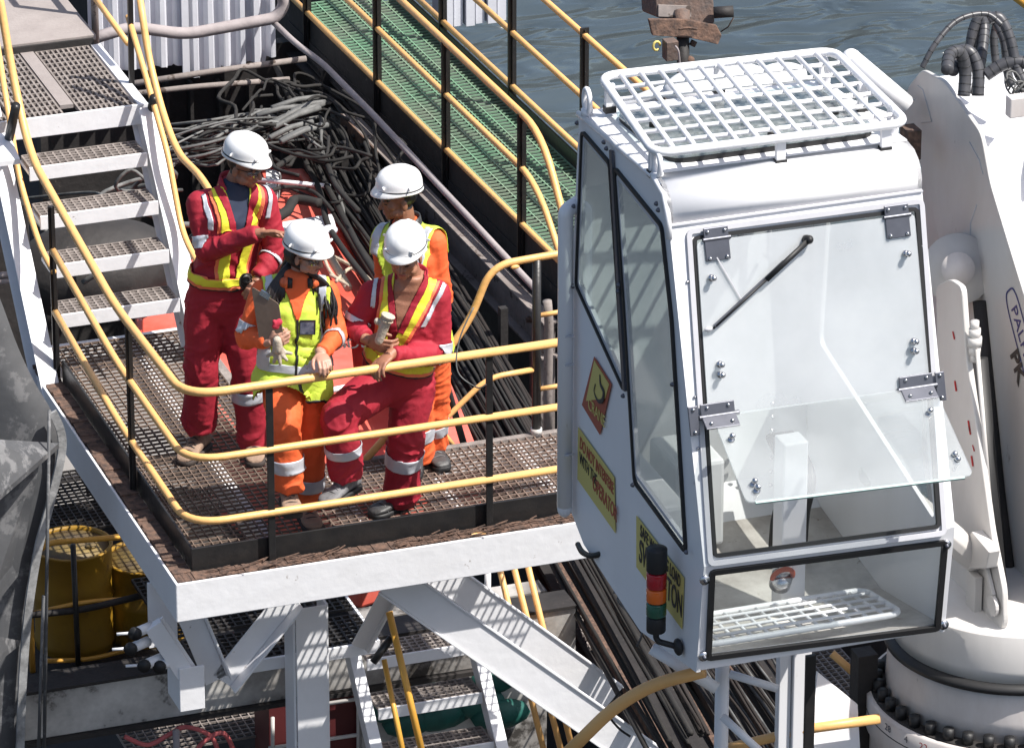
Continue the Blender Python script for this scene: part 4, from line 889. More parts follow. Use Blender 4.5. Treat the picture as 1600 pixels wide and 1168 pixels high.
    # wiper
    wp0 = FU(1262, 374, .04); wp1 = FU(1114, 513, .04); wi = empty('wiper', wp0); wi.parent = t; wi.matrix_parent_inverse = Matrix.Translation(-t.location)
    bm = B(); cyl(bm, wp0-UPN*.03, wp0+UPN*.02, .020, 14); ball(bm, wp0+UPN*.022, .017); bar(bm, wp0+(wp1-wp0)*.02+UPN*.02, wp0.lerp(wp1, .45)+UPN*.016, .022, .012, UPN); bar(bm, wp0.lerp(wp1, .45)+UPN*.016, wp1+UPN*.004, .009, .007, UPN)
    COL.objects.unlink(wi); bpy.data.objects.remove(wi)
    wo = ob('wiper', bm, 'rubber', t, True)
    bm = B(); bar(bm, wp0.lerp(wp1, .25)+UPN*.004, wp0.lerp(wp1, .98)-UPN*.002, .016, .02, UPN); ob('wiper_blade', bm, 'hinge', wo)
    bm = B(); bar(bm, FU(1120, 402, .03), FU(1160, 470, .03), .006, .004, UPN); ball(bm, FU(1108, 514, .035), .014, (1.6, .8, .8)); ob('link_rod', bm, 'frameint', wo)
    # interior: grab handles, pillar, hoses, foot grille, panel, lamp
    bm = B(); tube(bm, fillet([yz(1.56, 1.75, .25), yz(1.50, 1.75, .25), yz(1.50, 1.75, .55), yz(1.56, 1.75, .55)], .04), .015, 8); tube(bm, fillet([yz(1.56, 1.85, .93), yz(1.52, 1.85, .93), yz(1.53, 1.25, .93), yz(1.58, 1.25, .93)], .04), .012, 8)
    box(bm, yz(1.56, 1.2, .80), yz(1.60, 1.95, .815)); box(bm, yz(1.56, 1.2, .55), yz(1.60, 1.95, .556)); ob('grab_handles', bm, 'frameint', t, True)
    bm = B(); box(bm, yz(.50, -.10, .60), yz(.62, .80, .72)); ob('inner_pillar', bm, 'whiteclean', t, bevel=.008)
    for k in range(6):
        bm = B(); tube(bm, spline([yz(1.0, -.05, .76+.03*k), yz(.95, .20, .75+.03*k), yz(1.0, .38, .82+.025*k), yz(1.3, .45, .86+.02*k)], 6), .022, 8); ob('inner_hose', bm, 'rubber', t, True)
    bm = B(); box(bm, yz(.65, .0, .028), yz(1.3, .50, .20)); box(bm, yz(1.2, -.02, .35), yz(1.55, .42, .60)); ob('control_box', bm, 'cabinner', t, bevel=.02)
    # operator seat and joysticks
    gz = .085; gq = [FLr for FLr in (yz(.08, gz, .06), yz(.08, gz, 1.02), yz(.43, gz-.04, .98), yz(.43, gz-.04, .06))]
    loop = rpoly(gq, .07, 5); bm = B(); tube(bm, loop, .015, 10, closed=True); fgk = ob('foot_grille', bm, 'white', t, True)
    bm = B()
    for i in range(1, 12): a = gq[0].lerp(gq[1], i/12); b_ = gq[3].lerp(gq[2], i/12); tube(bm, [a, b_], .008, 8)
    for i in range(1, 5): a = gq[0].lerp(gq[3], i/5); b_ = gq[1].lerp(gq[2], i/5); tube(bm, [a+V((0, 0, .008)), b_+V((0, 0, .008))], .008, 8)
    ob('grille_bars', bm, 'white', fgk, True)
    q = yz(.52, .09, .60); bm = B(); cyl(bm, q, q+V((0, -.03, .06)), .05, 16); lp = ob('round_lamp', bm, 'steel', t, True); bm = B(); tube(bm, [q+V((.05*math.cos(a), -.035-.02*math.sin(a), .06+.045*math.sin(a))) for a in [i*.35-.2 for i in range(11)]], .012, 8); ob('red_rim', bm, 'signred', lp, True)
    bm = B()
    for i in range(7): p = yz(1.50, .1+.07*i, .95); bolt(t, p, (0, -1, 0), .012, .01, 'steel', 'screw')
    bm.free()
    # white duct on the rear left
    bm = B(); tube(bm, fillet([yz(1.62, 1.62, .02), S(884, 330, -.05), S(884, 345, -.05), S(882, 790, -.05)], .05), .036, 14); ball(bm, S(882, 792, -.05), .036, (1, 1, 1.4)); ob('rear_duct', bm, 'whiteclean', t, True)
    for v in (525, 570, 710): bm = B(); bar(bm, S(878, v, -.06), S(893, v, -.04), .03, .008); ob('duct_strap', bm, 'frameint', t)
    bm = B(); tube(bm, spline([S(903, 850, .0), S(910, 862, -.02), S(925, 868, -.02), S(945, 862, .02)], 5), .014, 8); ob('rubber_bumper', bm, 'rubber', t, True)
    # eye bolts
    for p, d in ((yz(1.49, 2.10, .012), V((0, 1, 0))), (yz(.60, 2.135, .012), V((0, 1, 0))), (yz(.70, 2.155, CW-.03), V((0, 1, 0))), (yz(1.49, 2.10, CW-.03), V((0, 1, 0)))):
        bm = B(); r = .05; tube(bm, [p+V((0, r*.75*math.cos(a), .07+r*1.1*math.sin(a))) for a in [i*math.pi/10 for i in range(20)]], .013, 8, closed=True); cyl(bm, p, p+V((0, 0, .03)), .028, 12); ob('lifting_eye', bm, 'whiteclean', t, True)
    # roof cage
    gzz = CZ+2.265; q = [PZ(u, v, gzz) for u, v in ((1022, 240), (1418, 192), (1303, 79), (938, 119))]
    # square it up in plan
    loop = rpoly(q, .09, 6); bm = B(); tube(bm, loop, .020, 12, closed=True); cg_ = ob('roof_cage', bm, 'white', t, True)
    bm = B(); n1, n2 = 12, 7
    for i in range(1, n1): tube(bm, [q[0].lerp(q[1], i/n1), q[3].lerp(q[2], i/n1)], .0115, 8)
    for i in range(1, n2): tube(bm, [q[0].lerp(q[3], i/n2)-V((0, 0, .010)), q[1].lerp(q[2], i/n2)-V((0, 0, .010))], .0115, 8)
    ob('cage_bars', bm, 'white', cg_, True)
    for a in (q[0].lerp(q[3], .06), q[0].lerp(q[1], .5), q[0].lerp(q[1], .93), q[3].lerp(q[2], .5), q[1].lerp(q[2], .55), q[0].lerp(q[3], .9)):
        a = a+(sum(q, V())/4-a)*.03; bm = B(); box(bm, (a.x-.022, a.y-.012, CZ+2.15), (a.x+.022, a.y+.012, gzz)); l_ = ob('cage_leg', bm, 'whiteclean', cg_, bevel=.002); bm = B(); box(bm, (a.x-.026, a.y-.02, CZ+2.13), (a.x+.026, a.y+.02, CZ+2.16)); ob('rubber_foot', bm, 'rubber', l_)
    # rear fairing behind roof
    bm = B(); p = yz(1.75, 2.05, .75); ball(bm, p, .16, (1.7, .8, .65), 20); ball(bm, p+V((.32, .02, 0)), .10, (1.3, .8, .6), 16); tube(bm, [p+V((-.5, .1, -.1)), p+V((.1, .1, .05))], .03, 10); ob('rear_floodlight', bm, 'whiteclean', t, True)
    # signs
    def sgn(name, pts, m_, off=-.006, inset=1.0):
        P_ = [S(u, v, off) for u, v in pts]; c = sum(P_, V())/len(P_); bm = B(); prism(bm, [c+(p-c)*inset for p in P_], (-.003, 0, 0)); return ob(name, bm, m_, t)
    dd = [(929, 557), (956, 600), (938, 679), (910, 632)]
    s1 = sgn('hook_warning_sign', dd, 'signred'); s1['label'] = 'diamond sign with a black crane hook on yellow'
    yel = [(929, 563), (952, 601), (945, 631), (916, 624)]
    P_ = [S(u, v, -.010) for u, v in [(929, 563), (952, 600), (946, 622), (916, 626)]]; bm = B(); prism(bm, P_, (-.002, 0, 0)); ob('sign_face', bm, 'signyellow', s1)
    hk = [S(u, v, -.015) for u, v in [(937, 585), (938, 600), (943, 612), (941, 625), (934, 626), (928, 612), (930, 600)]]; bm = B(); tube(bm, spline(hk, 5), [.004+.009*math.sin(math.pi*min(1, i/24)) for i in range(len(hk)*5-4)], 8)
    bmesh.ops.scale(bm, vec=(.25, 1, 1), space=Matrix.Translation(-hk[0]), verts=bm.verts); ob('hook_symbol', bm, 'signblack', s1)
    yd = V((0, -1, 0))
    textobj('CRANE', 'signyellow', .085, S(932, 645, -.012), S(943, 657, 0)-S(922, 632, 0), cZ, s1, 'sign_text', .001, sx=.8)
    s2 = sgn('interference_sign', [(904, 667), (960, 745), (962, 832), (903, 748)], 'signyellow'); s2['label'] = 'long yellow sign asking not to interfere with the operator'
    d2 = S(960, 745, 0)-S(904, 667, 0)
    a_, b__, c_, d_ = S(904, 667, -.011), S(960, 745, -.011), S(962, 832, -.011), S(903, 748, -.011)
    mid = lambda fy, fx=.5: (a_.lerp(b__, fx)).lerp(d_.lerp(c_, fx), fy)
    textobj('DO NOT INTERFERE', 'signred', .085, mid(.26), d2, cZ, s2, 'sign_text', .001, sx=.58, bold=.001)
    textobj('WITH THE', 'signblack', .085, mid(.55, .27), d2, cZ, s2, 'sign_text', .001, sx=.58); textobj('OPERATOR', 'signred', .105, mid(.66, .72), d2, cZ, s2, 'sign_text', .001, sx=.60, bold=.001)
    s3 = sgn('load_sign', [(995, 805), (1069, 902), (1066, 982), (995, 885)], 'signyellow'); s3['label'] = 'yellow safe load sign behind the light tower'
    a_, b__, c_, d_ = S(995, 805, -.011), S(1069, 902, -.011), S(1066, 982, -.011), S(995, 885, -.011); d3 = b__-a_
    textobj('SAFE WORKING LOAD', 'signblack', .085, mid(.2), d3, cZ, s3, 'sign_text', .001, sx=.58, bold=.001)
    textobj('SWL', 'signblack', .16, mid(.62, .2), d3, cZ, s3, 'sign_text', .001, sx=.55, bold=.002); textobj('TON', 'signblack', .16, mid(.62, .82), d3, cZ, s3, 'sign_text', .001, sx=.55, bold=.002)
    # light tower
    xo = -.10; g = tag(empty('signal_tower', S(1025, 985, xo)), 'black signal light tower with red, amber and green lenses on the side of the cab', 'signal light')
    b0 = PX(1025, 985, CX+xo); zz = lambda v: PX(1025, v, CX+xo)
    def seg(v0, v1, r, m_, nm):
        z0, z1 = PN(1025, v0, b0, cG).z, PN(1025, v1, b0, cG).z; bm = B(); h = z1-z0; prof = [(r*.96, z0), (r, z0+.004), (r, z1-.004), (r*.96, z1)]
        loft(bm, [ring_pts((b0.x, b0.y, z), V((1, 0, 0)), V((0, 1, 0)), rr, 28) for rr, z in prof]); return ob(nm, bm, m_, g, True)
    seg(985, 962, .044, 'rubber', 'base'); seg(960, 940, .046, 'lampgreen', 'green_lens'); seg(938, 918, .046, 'lampamber', 'amber_lens'); seg(916, 893, .046, 'lampred', 'red_lens'); seg(891, 856, .047, 'rubber', 'cap')
    z0 = PN(1025, 985, b0, cG).z; bm = B(); tube(bm, fillet([V((b0.x, b0.y, z0+.01)), V((b0.x, b0.y, z0-.05)), V((CX-.02, b0.y-.07, z0-.06))], .04), .014, 10); ball(bm, V((CX-.02, b0.y-.07, z0-.06)), .04, (.5, 1, 1)); ob('bracket_arm', bm, 'rubber', g, True)
    return t
make_cab()
# ================================================================== crane
def make_crane():
    t = empty('crane_boom', PX(1560, 1000, 2.5)); tag(t, 'huge cream white knuckle boom of the crane along the right edge', 'crane')
    XA = 2.95
    ol = [(1412, 185), (1417, 138), (1440, 108), (1474, 126), (1532, 208), (1546, 285), (1590, 430), (1640, 590), (1660, 1060), (1600, 960), (1560, 840), (1528, 655), (1500, 560), (1478, 420), (1440, 262)]
    bm = B(); prism(bm, rpoly([PX(u, v, XA) for u, v in ol], .05, 4), (.022, 0, 0)); ob('boom_side_plate', bm, 'cream', t, bevel=.006)
    bm = B(); P_ = [PX(u, v, XA+.05) for u, v in [(1440, 122), (1474, 140), (1528, 225), (1540, 290), (1585, 435), (1640, 600), (1650, 1040), (1600, 900), (1520, 560), (1450, 250), (1425, 180)]]; prism(bm, P_, (.75, 0, 0)); ob('boom_box', bm, 'whiteclean', t, bevel=.012)
    bm = B(); a = PX(1500, 165, XA+.25); prism(bm, [PX(1525, 150, XA+.3), PX(1560, 165, XA+.3), PX(1640, 260, XA+.3), PX(1600, 270, XA+.3), PX(1530, 200, XA+.3)], (.35, 0, 0)); ob('valve_cover', bm, 'whiteclean', t, bevel=.01)
    for pts in ([(1434, 134), (1442, 140), (1456, 190), (1440, 192)], [(1515, 222), (1530, 250), (1536, 272)], [(1526, 320), (1516, 350), (1518, 400), (1528, 415)]):
        bm = B(); tube(bm, [PX(u, v, XA-.001) for u, v in pts], .003, 6); ob('weld_line', bm, 'frameint', t, True)
    bm = B(); P_ = [PX(u, v, XA+.30) for u, v in [(1440, 235), (1500, 300), (1560, 500), (1600, 800), (1620, 1010), (1480, 1010), (1440, 700)]]; prism(bm, P_, (.03, 0, 0)); ob('rear_web', bm, 'cream', t)
    bm = B(); tube(bm, [PX(1531, 470, XA-.02), PX(1560, 760, XA-.02), PX(1590, 1000, XA-.02)], .035, 12); ob('dark_gap_tube', bm, 'darkrust', t, True)  # dark tube and the hoses after it stand in for a shaded gap
    for k in range(3):
        bm = B(); tube(bm, spline([PX(1503+5*k, 455, XA+.1), PX(1516+6*k, 620, XA+.12), PX(1538+6*k, 820, XA+.1), PX(1550+8*k, 1010, XA+.1)], 6), .02, 10); ob('boom_hose', bm, 'rubber', t, True)
    bm = B(); cyl(bm, PX(1497, 420, XA-.10), PX(1497, 420, XA+.02), .17, 36); ob('pivot_disc', bm, 'cream', t, True)
    bm = B(); cyl(bm, PX(1497, 420, XA-.13), PX(1497, 420, XA-.10), .08, 28); ob('pivot_pin', bm, 'column', t, True)
    # logo along the boom
    org = PX(1592, 502, XA-.004); xd = PX(1606, 562, XA)-PX(1582, 470, XA); yd = PX(1600, 480, XA)-PX(1580, 490, XA)
    textobj('PALFINGER', 'navy', .105, PX(1583, 478, XA-.002), xd, yd, t, 'logo_text', .001, align='LEFT', sx=1.0)
    x = xd.normalized(); y = (yd-x*yd.dot(x)).normalized(); c = PX(1583, 478, XA-.003)+x*.28
    lp = [c+x*(.32*math.cos(a)/max(abs(math.cos(a)), .0+abs(math.sin(a))) if 0 else .36*math.copysign(abs(math.cos(a))**.35, math.cos(a)))+y*(.075*math.copysign(abs(math.sin(a))**.5, math.sin(a))) for a in [i*math.pi/30 for i in range(60)]]
    bm = B(); ringloop(bm, lp, .008, .002, (1, 0, 0)); ob('logo_oval', bm, 'navy', t)
    textobj('PK', 'signblack', .15, PX(1583, 548, XA-.004), xd, yd, t, 'model_text', .001, align='LEFT', sx=.9, bold=.004)
    # kingpost
    k = empty('crane_kingpost', PX(1520, 1000, 2.2)); tag(k, 'cream white kingpost frame with red marker spots between the cab and the boom', 'crane')
    XK = 2.62
    ol = [(1462, 446), (1484, 436), (1502, 448), (1510, 560), (1530, 700), (1548, 830), (1566, 920), (1568, 975), (1545, 1012), (1500, 1000), (1470, 900)]
    bm = B(); prism(bm, rpoly([PX(u, v, XK) for u, v in ol], .04, 4), (.03, 0, 0)); ob('side_cheek', bm, 'cream', k, bevel=.006)
    bm = B(); tube(bm, [PX(1524, 560, XK+.1), PX(1562, 1010, XK+.1)], .06, 14); ob('lift_cylinder', bm, 'rubber', k, True)
    bm = B(); tube(bm, [PX(1527, 545, XK+.03), PX(1548, 800, XK+.03)], .011, 8)
    for v, r in ((508, .022), (520, .03), (533, .036), (546, .03), (557, .022)): p = PX(1523, v, XK+.03); cyl(bm, p-V((0, 0, .022)), p+V((0, 0, .022)), r, 8)
    for v in (532, 548): p = PX(1512, v, XK+.03); cyl(bm, p-V((0, 0, .015)), p+V((0, 0, .015)), .02, 8)
    ob('hydraulic_fitting', bm, 'cream', k, True)
    
    for (u, v, s) in ((1493, 603, 1), (1490, 524, .7), (1514, 665, 1), (1515, 672, .8), (1519, 720, 1), (1521, 700, .5)):
        p = PX(u, v, XK-.004); bm = B(); bar(bm, p-V((0, .01, .022*s)), p+V((0, .012, .022*s)), .003, .014*s, V((0, 1, 0))); ob('red_mark', bm, 'redmark', k)
    a = PX(1545, 1000, XK); bm = B(); prism(bm, [PX(u, v, XK-.06) for u, v in [(1500, 858), (1518, 830), (1545, 862), (1540, 888), (1500, 888)]], (.06, 0, 0)); tube(bm, [yz(.9, .40, CW), PX(1525, 872, XK)], .07, 12); ob('cab_mount', bm, 'cream', k, bevel=.005)
    bm = B(); bar(bm, PX(1523, 895, XK-.03), PX(1520, 985, XK-.03), .04, .10, V((0, 1, 0))); bar(bm, PX(1540, 880, XK-.015), PX(1552, 930, XK-.015), .02, .03, V((0, 1, 0))); p = PX(1555, 945, XK-.01); cyl(bm, p, p+V((-.02, 0, 0)), .05, 16); ob('mount_link', bm, 'cream', k, bevel=.004)
    # base column: slewing ring, drum
    cc = PD(1578, 1058, 27.0); d = empty('crane_column', cc); tag(d, 'stained white cylindrical crane column with a ring of dark bolts at bottom right', 'crane column')
    R1 = .69; X, Y_ = V((1, 0, 0)), V((0, 1, 0))
    def lathe(prof, nm, m_, n=72): bm = B(); loft(bm, [ring_pts(cc+V((0, 0, z)), X, Y_, r, n) for r, z in prof]); return ob(nm, bm, m_, d, True)
    lathe([(R1-.02, -1.2), (R1-.02, -.25), (R1, -.235), (R1, -.06), (R1-.02, -.05)], 'flange_ring', 'column')
    lathe([(R1+.0015, -.139), (R1+.0015, -.134)], 'joint_line', 'rubber')
    lathe([(R1-.021, -.0495), (R1-.03, -.044), (R1-.09, -.044)], 'greasy_ring', 'darkrust')
    lathe([(R1-.09, -.043), (R1-.095, .06), (R1-.10, .19), (R1-.105, .21)], 'drum_shell', 'column')
    lathe([(R1-.12, .211), (R1-.075, .222), (R1-.075, .25), (R1-.12, .262)], 'dark_seal', 'rubber')
    lathe([(R1-.115, .2625), (R1-.12, .32), (R1-.12, .50), (R1-.124, .506), (R1-.5, .507)], 'upper_housing', 'cream')
    for i in range(40):
        a = math.pi*2*i/40+.05; p = cc+V((math.cos(a)*(R1-.055), math.sin(a)*(R1-.055), -.044)); bm = B(); cyl(bm, p, p+V((0, 0, .055)), .027, 6 if 0 else 12); 
        if math.sin(a-YAW*0) < .55: ob('bolt', bm, 'rubber', d, True)
        else: bm.free()
    for (u, s) in ((1385, '2'), (1390, '8'), (1416, '4'), (1443, '22'), (1475, '26'), (1512, '28'), (1552, '25'), (1592, '27')):
        # marker numbers painted on the ring: find the angle whose surface point is in that pixel column
        best = None
        for i in range(400):
            a = -math.pi+i*math.pi/400*1.0; p = cc+V((math.cos(a)*R1, math.sin(a)*R1, -.095)); q = p-CAM; uu = 800+FPX*q.dot(cR)/q.dot(cF)
            if (V((math.cos(a), math.sin(a), 0))).dot(cG) < 0 and (best is None or abs(uu-u) < best[0]): best = (abs(uu-u), a, p)
        a = best[1]; n = V((math.cos(a), math.sin(a), 0)); textobj(s, 'redmark' if s not in '284' else 'hinge', .05, best[2]+n*.003, V((-n.y, n.x, 0)), cZ, d, 'marker_number', .0005)
    # lower struts of the crane plinth
    e = empty('white_support_frame', PD(1235, 1150, 26.5)); tag(e, 'white tubular support frame standing under the crane cab', 'frame')
    bm = B(); a = PD(1129, 1030, 26.5); tube(bm, [a, a-V((0, 0, 1.2))], .034, 14); ob('post', bm, 'whiteclean', e, True)
    bm = B(); a = PD(1228, 1020, 26.5); b_ = PD(1256, 1020, 26.5); w_ = b_.x-a.x; box(bm, (a.x-.03, a.y, a.z-1.4), (a.x+.03, a.y+.05, a.z)); box(bm, (a.x+.035, a.y-.02, a.z-1.4), (a.x+.125, a.y+.06, a.z)); ob('post', bm, 'whiteclean', e, bevel=.004)
    for p, q, r in (((1128, 1118), (1195, 1180), .02), ((1018, 1012), (1120, 1075), .03), ((1140, 1052), (1215, 1075), .02)):
        bm = B(); tube(bm, [PD(*p, 26.4), PD(*q, 26.4)], r, 10); ob('brace', bm, 'white', e, True)
    bm = B(); prism(bm, [PD(1278, 1050, 26.8), PD(1340, 1100, 26.8), PD(1345, 1190, 26.8), PD(1262, 1190, 26.8)], V((0, .02, 0))); ob('gusset_plate', bm, 'white', e)
    bm = B(); a = PD(1268, 1024, 26.2); box(bm, (a.x-.025, a.y, a.z-1.4), (a.x+.025, a.y+.02, a.z)); o = ob('black_post', bm, 'black', None, bevel=.003); tag(o, 'black flat post under the crane cab beside the white frame', 'post')
    bm = B(); a = PD(1357, 1024, 26.9); box(bm, (a.x-.05, a.y, a.z-1.4), (a.x+.05, a.y+.1, a.z)); o = ob('dark_stanchion', bm, 'darkrust'); tag(o, 'wide dark stanchion left of the crane column', 'post')
    bm = B(); a = PD(1275, 1030, 28); g = PZ(1275, 1062, a.z-.2); grating(bm, PZ(1285, 1110, a.z-.3), (1, 0, 0), (0, 1, 0), .35, 1.3, .04, .04); o = ob('walk_grating', bm, 'dustgrate'); tag(o, 'pale grating strip below the crane cab between the posts', 'grating')
    bm = B(); tube(bm, [PD(1300, 1020, 27.3), PD(1345, 1060, 27.3)], .02, 8); o = ob('short_handrail', bm, 'yellow', None, True); tag(o, 'short yellow rail over the pale grating strip under the cab', 'railing')
    bm = B(); tube(bm, fillet([PD(872, 1190, 26.6), PD(958, 1105, 26.4), PD(1020, 1068, 26.3), PD(1100, 1048, 26.2)], .2), .031, 14); o = ob('curved_handrail', bm, 'yellow', None, True); tag(o, 'thick curved yellow handrail rising to the lower corner of the crane cab', 'railing')
    bm = B(); tube(bm, [PD(1120, 1172, 26.8), PD(1262, 1138, 26.7), PD(1375, 1122, 26.7)], .024, 12); o = ob('low_handrail', bm, 'yellow', None, True); tag(o, 'yellow handrail at the bottom edge running to the crane column', 'railing')
    # hoses on top
    def hose(pts, r, l_, dep=26.3):
        bm = B(); pp = spline([PD(u, v, dep+dd) for u, v, dd in pts], 10); tube(bm, pp, r, 12); o = ob('hydraulic_hose', bm, 'hose', None, True); tag(o, l_, 'hose', 'black hydraulic hoses on top of the boom')
        bm = B()
        L_ = 0
        for i in range(1, len(pp)):
            L_ += (pp[i]-pp[i-1]).length
            if L_ > .034 and i < len(pp)-1: L_ = 0; d_ = (pp[i+1]-pp[i-1]).normalized(); tube(bm, [pp[i]-d_*.002, pp[i]+d_*.002], r*1.04, 12)
        ob('spiral_guard', bm, 'rubber', o, True)
    hose([(1441, 106, 0), (1462, 68, 0), (1496, 32, .05), (1540, 22, .1), (1566, 40, .1)], .014, 'thin hose arching highest over the top of the boom')
    hose([(1480, 110, 0), (1484, 86, .1), (1500, 82, .15), (1508, 110, .2), (1506, 150, .2)], .030, 'short fat hose bent over nearest the boom edge')
    hose([(1488, 112, .2), (1498, 82, .3), (1516, 82, .3), (1528, 110, .3), (1528, 150, .3)], .030, 'second short fat hose bent over beside the nearest one')
    hose([(1515, 85, .5), (1520, 50, .5), (1530, 28, .5), (1538, 45, .5), (1532, 100, .4), (1524, 148, .4)], .026, 'tall loop of fat hose in the middle of the hose cluster')
    hose([(1530, 90, .6), (1528, 45, .6), (1545, 24, .55), (1568, 60, .5), (1574, 110, .5), (1580, 135, .5)], .022, 'fat hose falling to the right from the top of the cluster')
    hose([(1545, 30, .3), (1562, 28, .3), (1578, 60, .3), (1590, 110, .3), (1605, 135, .3)], .026, 'outermost right hose of the cluster bending down beyond the boom')
    hose([(1556, 100, .6), (1553, 60, .6), (1558, 35, .6)], .02, 'dark upright hose at the back of the cluster')
    hose([(1540, 118, .3), (1570, 100, .3), (1600, 98, .3), (1630, 120, .3)], .03, 'dark hose lying across to the right edge of the view')
    bm = B()
    for k in range(7): p = PD(1583+k*2, 130+k*3, 26.2); tube(bm, [p+V((.04*math.cos(a+k), .03*math.sin(a+k), .05*math.sin(a))) for a in [i*.5 for i in range(12)]], .005, 6)
    o = ob('wire_tangle', bm, 'cable', None, True); tag(o, 'small tangle of grey wires at the right end of the hoses', 'wire')
    bm = B(); a = PD(1590, 165, 26.0); box(bm, a-V((.05, .03, .05)), a+V((.06, .03, .05))); o = ob('junction_box', bm, 'column', None, bevel=.006); tag(o, 'small pale junction box below the wire tangle on the boom', 'box')
    # white boom tail behind roof cage
    bm = B(); tube(bm, [PD(1330, 92, 27.2), PD(1420, 168, 27.2)], .05, 14); ball(bm, PD(1330, 92, 27.2), .05); tube(bm, [PD(1230, 140, 27.2), PD(1400, 200, 27.2)], .06, 12); o = ob('boom_strut', bm, 'whiteclean', None, True); tag(o, 'white tubular strut behind the roof cage joining the boom', 'strut')
    bm = B(); a = PD(1425, 215, 27); box(bm, a-V((.02, 0, .12)), a+V((.05, .1, .03))); o = ob('pivot_housing', bm, 'rust'); tag(o, 'brown stained pivot housing between the cab roof and the boom', 'housing')
make_crane()
# ================================================================== rusty floodlight at the water edge
def make_flood():
    dep = 33.5; t = empty('rusty_floodlight', PD(1065, 110, dep)); tag(t, 'rusty brown floodlight on a stubby pipe post against the water', 'floodlight')
    P_ = lambda u, v, d=0: PD(u, v, dep+d)
    bm = B(); a, b_ = P_(1066, 18), P_(1066, 60); cyl(bm, P_(1066, 58), P_(1066, 16), .047, 20); ball(bm, P_(1066, 17), .047, (1, 1, .35), 16); ob('pipe_post', bm, 'lampbody', t, True)
    bm = B(); cyl(bm, P_(1068, 130), P_(1067, 58), .038, 16); ob('lower_post', bm, 'darkrust', t, True)
    bm = B(); prism(bm, rpoly([P_(1024, -6), P_(1115, -2), P_(1117, 38), P_(1026, 28)], .02), V((0, .25, -.05))); h = ob('lamp_housing', bm, 'lampbody', t, bevel=.012)
    bm = B(); prism(bm, [P_(1029, 8, -.01), P_(1080, 10, -.01), P_(1080, 28, -.01), P_(1029, 26, -.01)], V((0, .01, 0))); ob('housing_panel', bm, 'girder', h)
    bm = B(); cyl(bm, P_(1115, 20, -.05), P_(1146, 18, -.05), .035, 16); ob('side_barrel', bm, 'darkrust', t, True)
    bm = B(); prism(bm, [P_(1014, 31, -.06), P_(1070, 31, -.06), P_(1120, 40, -.06), P_(1128, 56, -.06), P_(1122, 70, -.06), P_(1080, 60, -.06), P_(1020, 56, -.06)], V((0, .03, 0))); ob('yoke_plate', bm, 'rust', t, bevel=.004)
    bm = B(); a = P_(1050, 78, -.15); box(bm, a-V((.045, .03, .06)), a+V((.03, .05, .06))); jb = ob('junction_box', bm, 'lampbody', t, bevel=.004)
    bm = B(); c = P_(1026, 72, -.15); tube(bm, [c+V((.022*math.cos(i*.6), 0, .028*math.sin(i*.6))) for i in range(10)], .008, 8); ob('cable_gland', bm, 'signyellow', jb, True)
    bm = B(); tube(bm, spline([P_(1055, 72, -.25), P_(1060, 80, -.25), P_(1062, 100, -.2)], 5), .006, 6); ob('lamp_wire', bm, 'greyrail', t, True)
    bm = B(); tube(bm, [P_(1146, 28, -.05), P_(1138, 42, 0), P_(1126, 50, 0)], .004, 6); tube(bm, spline([P_(1060, 46, -.1), P_(1075, 44, -.1), P_(1090, 46, -.1)], 4), .008, 6); ob('clip_strap', bm, 'rust', t, True)
    bm = B(); cyl(bm, P_(1081, 72), P_(1085, 64), .02, 10); ball(bm, P_(1078, 95), .03); ob('clamp', bm, 'rust', t, True)
    bm = B(); tube(bm, [PD(1583, -10, 60), PD(1625, 22, 60)], .06, 10); o = ob('mooring_float', bm, 'yellow2', None, True); tag(o, 'blurred orange-yellow float at the top right corner on the water', 'float')
make_flood()
# ================================================================== people
def cloth(name, col, col2, rough=.75, bs=16., bstr=.22):
    m = mat(name, col, rough, noise_amt=.35, nscale=7, col2=col2, bump=0); nt = m.node_tree; N = nt.nodes; L = nt.links; b = N['Principled BSDF']
    tc = N.new('ShaderNodeTexCoord')
    n1 = N.new('ShaderNodeTexNoise'); n1.inputs['Scale'].default_value = bs; n1.inputs['Detail'].default_value = 4; n1.inputs['Distortion'].default_value = 1.2
    n2 = N.new('ShaderNodeTexNoise'); n2.inputs['Scale'].default_value = 350; n2.inputs['Detail'].default_value = 1
    L.new(tc.outputs['Object'], n1.inputs['Vector']); L.new(tc.outputs['Object'], n2.inputs['Vector'])
    ma = N.new('ShaderNodeMath'); ma.operation = 'MULTIPLY_ADD'; ma.inputs[1].default_value = .05; L.new(n2.outputs[0], ma.inputs[0]); L.new(n1.outputs[0], ma.inputs[2])
    bp = N.new('ShaderNodeBump'); bp.inputs['Strength'].default_value = bstr; bp.inputs['Distance'].default_value = .02; L.new(ma.outputs[0], bp.inputs['Height']); L.new(bp.outputs[0], b.inputs['Normal'])
    return m
M['redsuit'] = cloth('red_coverall_cloth', (.34, .011, .028), (.25, .007, .020))
M['orangesuit'] = cloth('orange_coverall_cloth', (.78, .125, .030), (.62, .09, .025))
M['lime'] = cloth('lime_vest_cloth', (.58, .74, .075), (.48, .64, .07), .6, 12, .4)
M['strapyellow'] = cloth('strap_yellow_cloth', (.74, .72, .045), (.62, .62, .05), .6, 30, .2)
M['straporange'] = cloth('strap_orange_cloth', (.85, .20, .09), (.75, .16, .07), .6, 30, .2)
M['reflect'] = mat('reflective_tape', (.56, .58, .63), .42, .25, noise_amt=.3, nscale=15, col2=(.42, .44, .50), bump=.2, bscale=30)
M['skintan'] = mat('tanned_skin', (.33, .155, .095), .5, noise_amt=.5, nscale=22, col2=(.25, .10, .06), bump=.15, bscale=120)
M['skinfair'] = mat('fair_skin', (.44, .245, .175), .5, noise_amt=.3, nscale=22, col2=(.44, .22, .15), bump=.1, bscale=120)
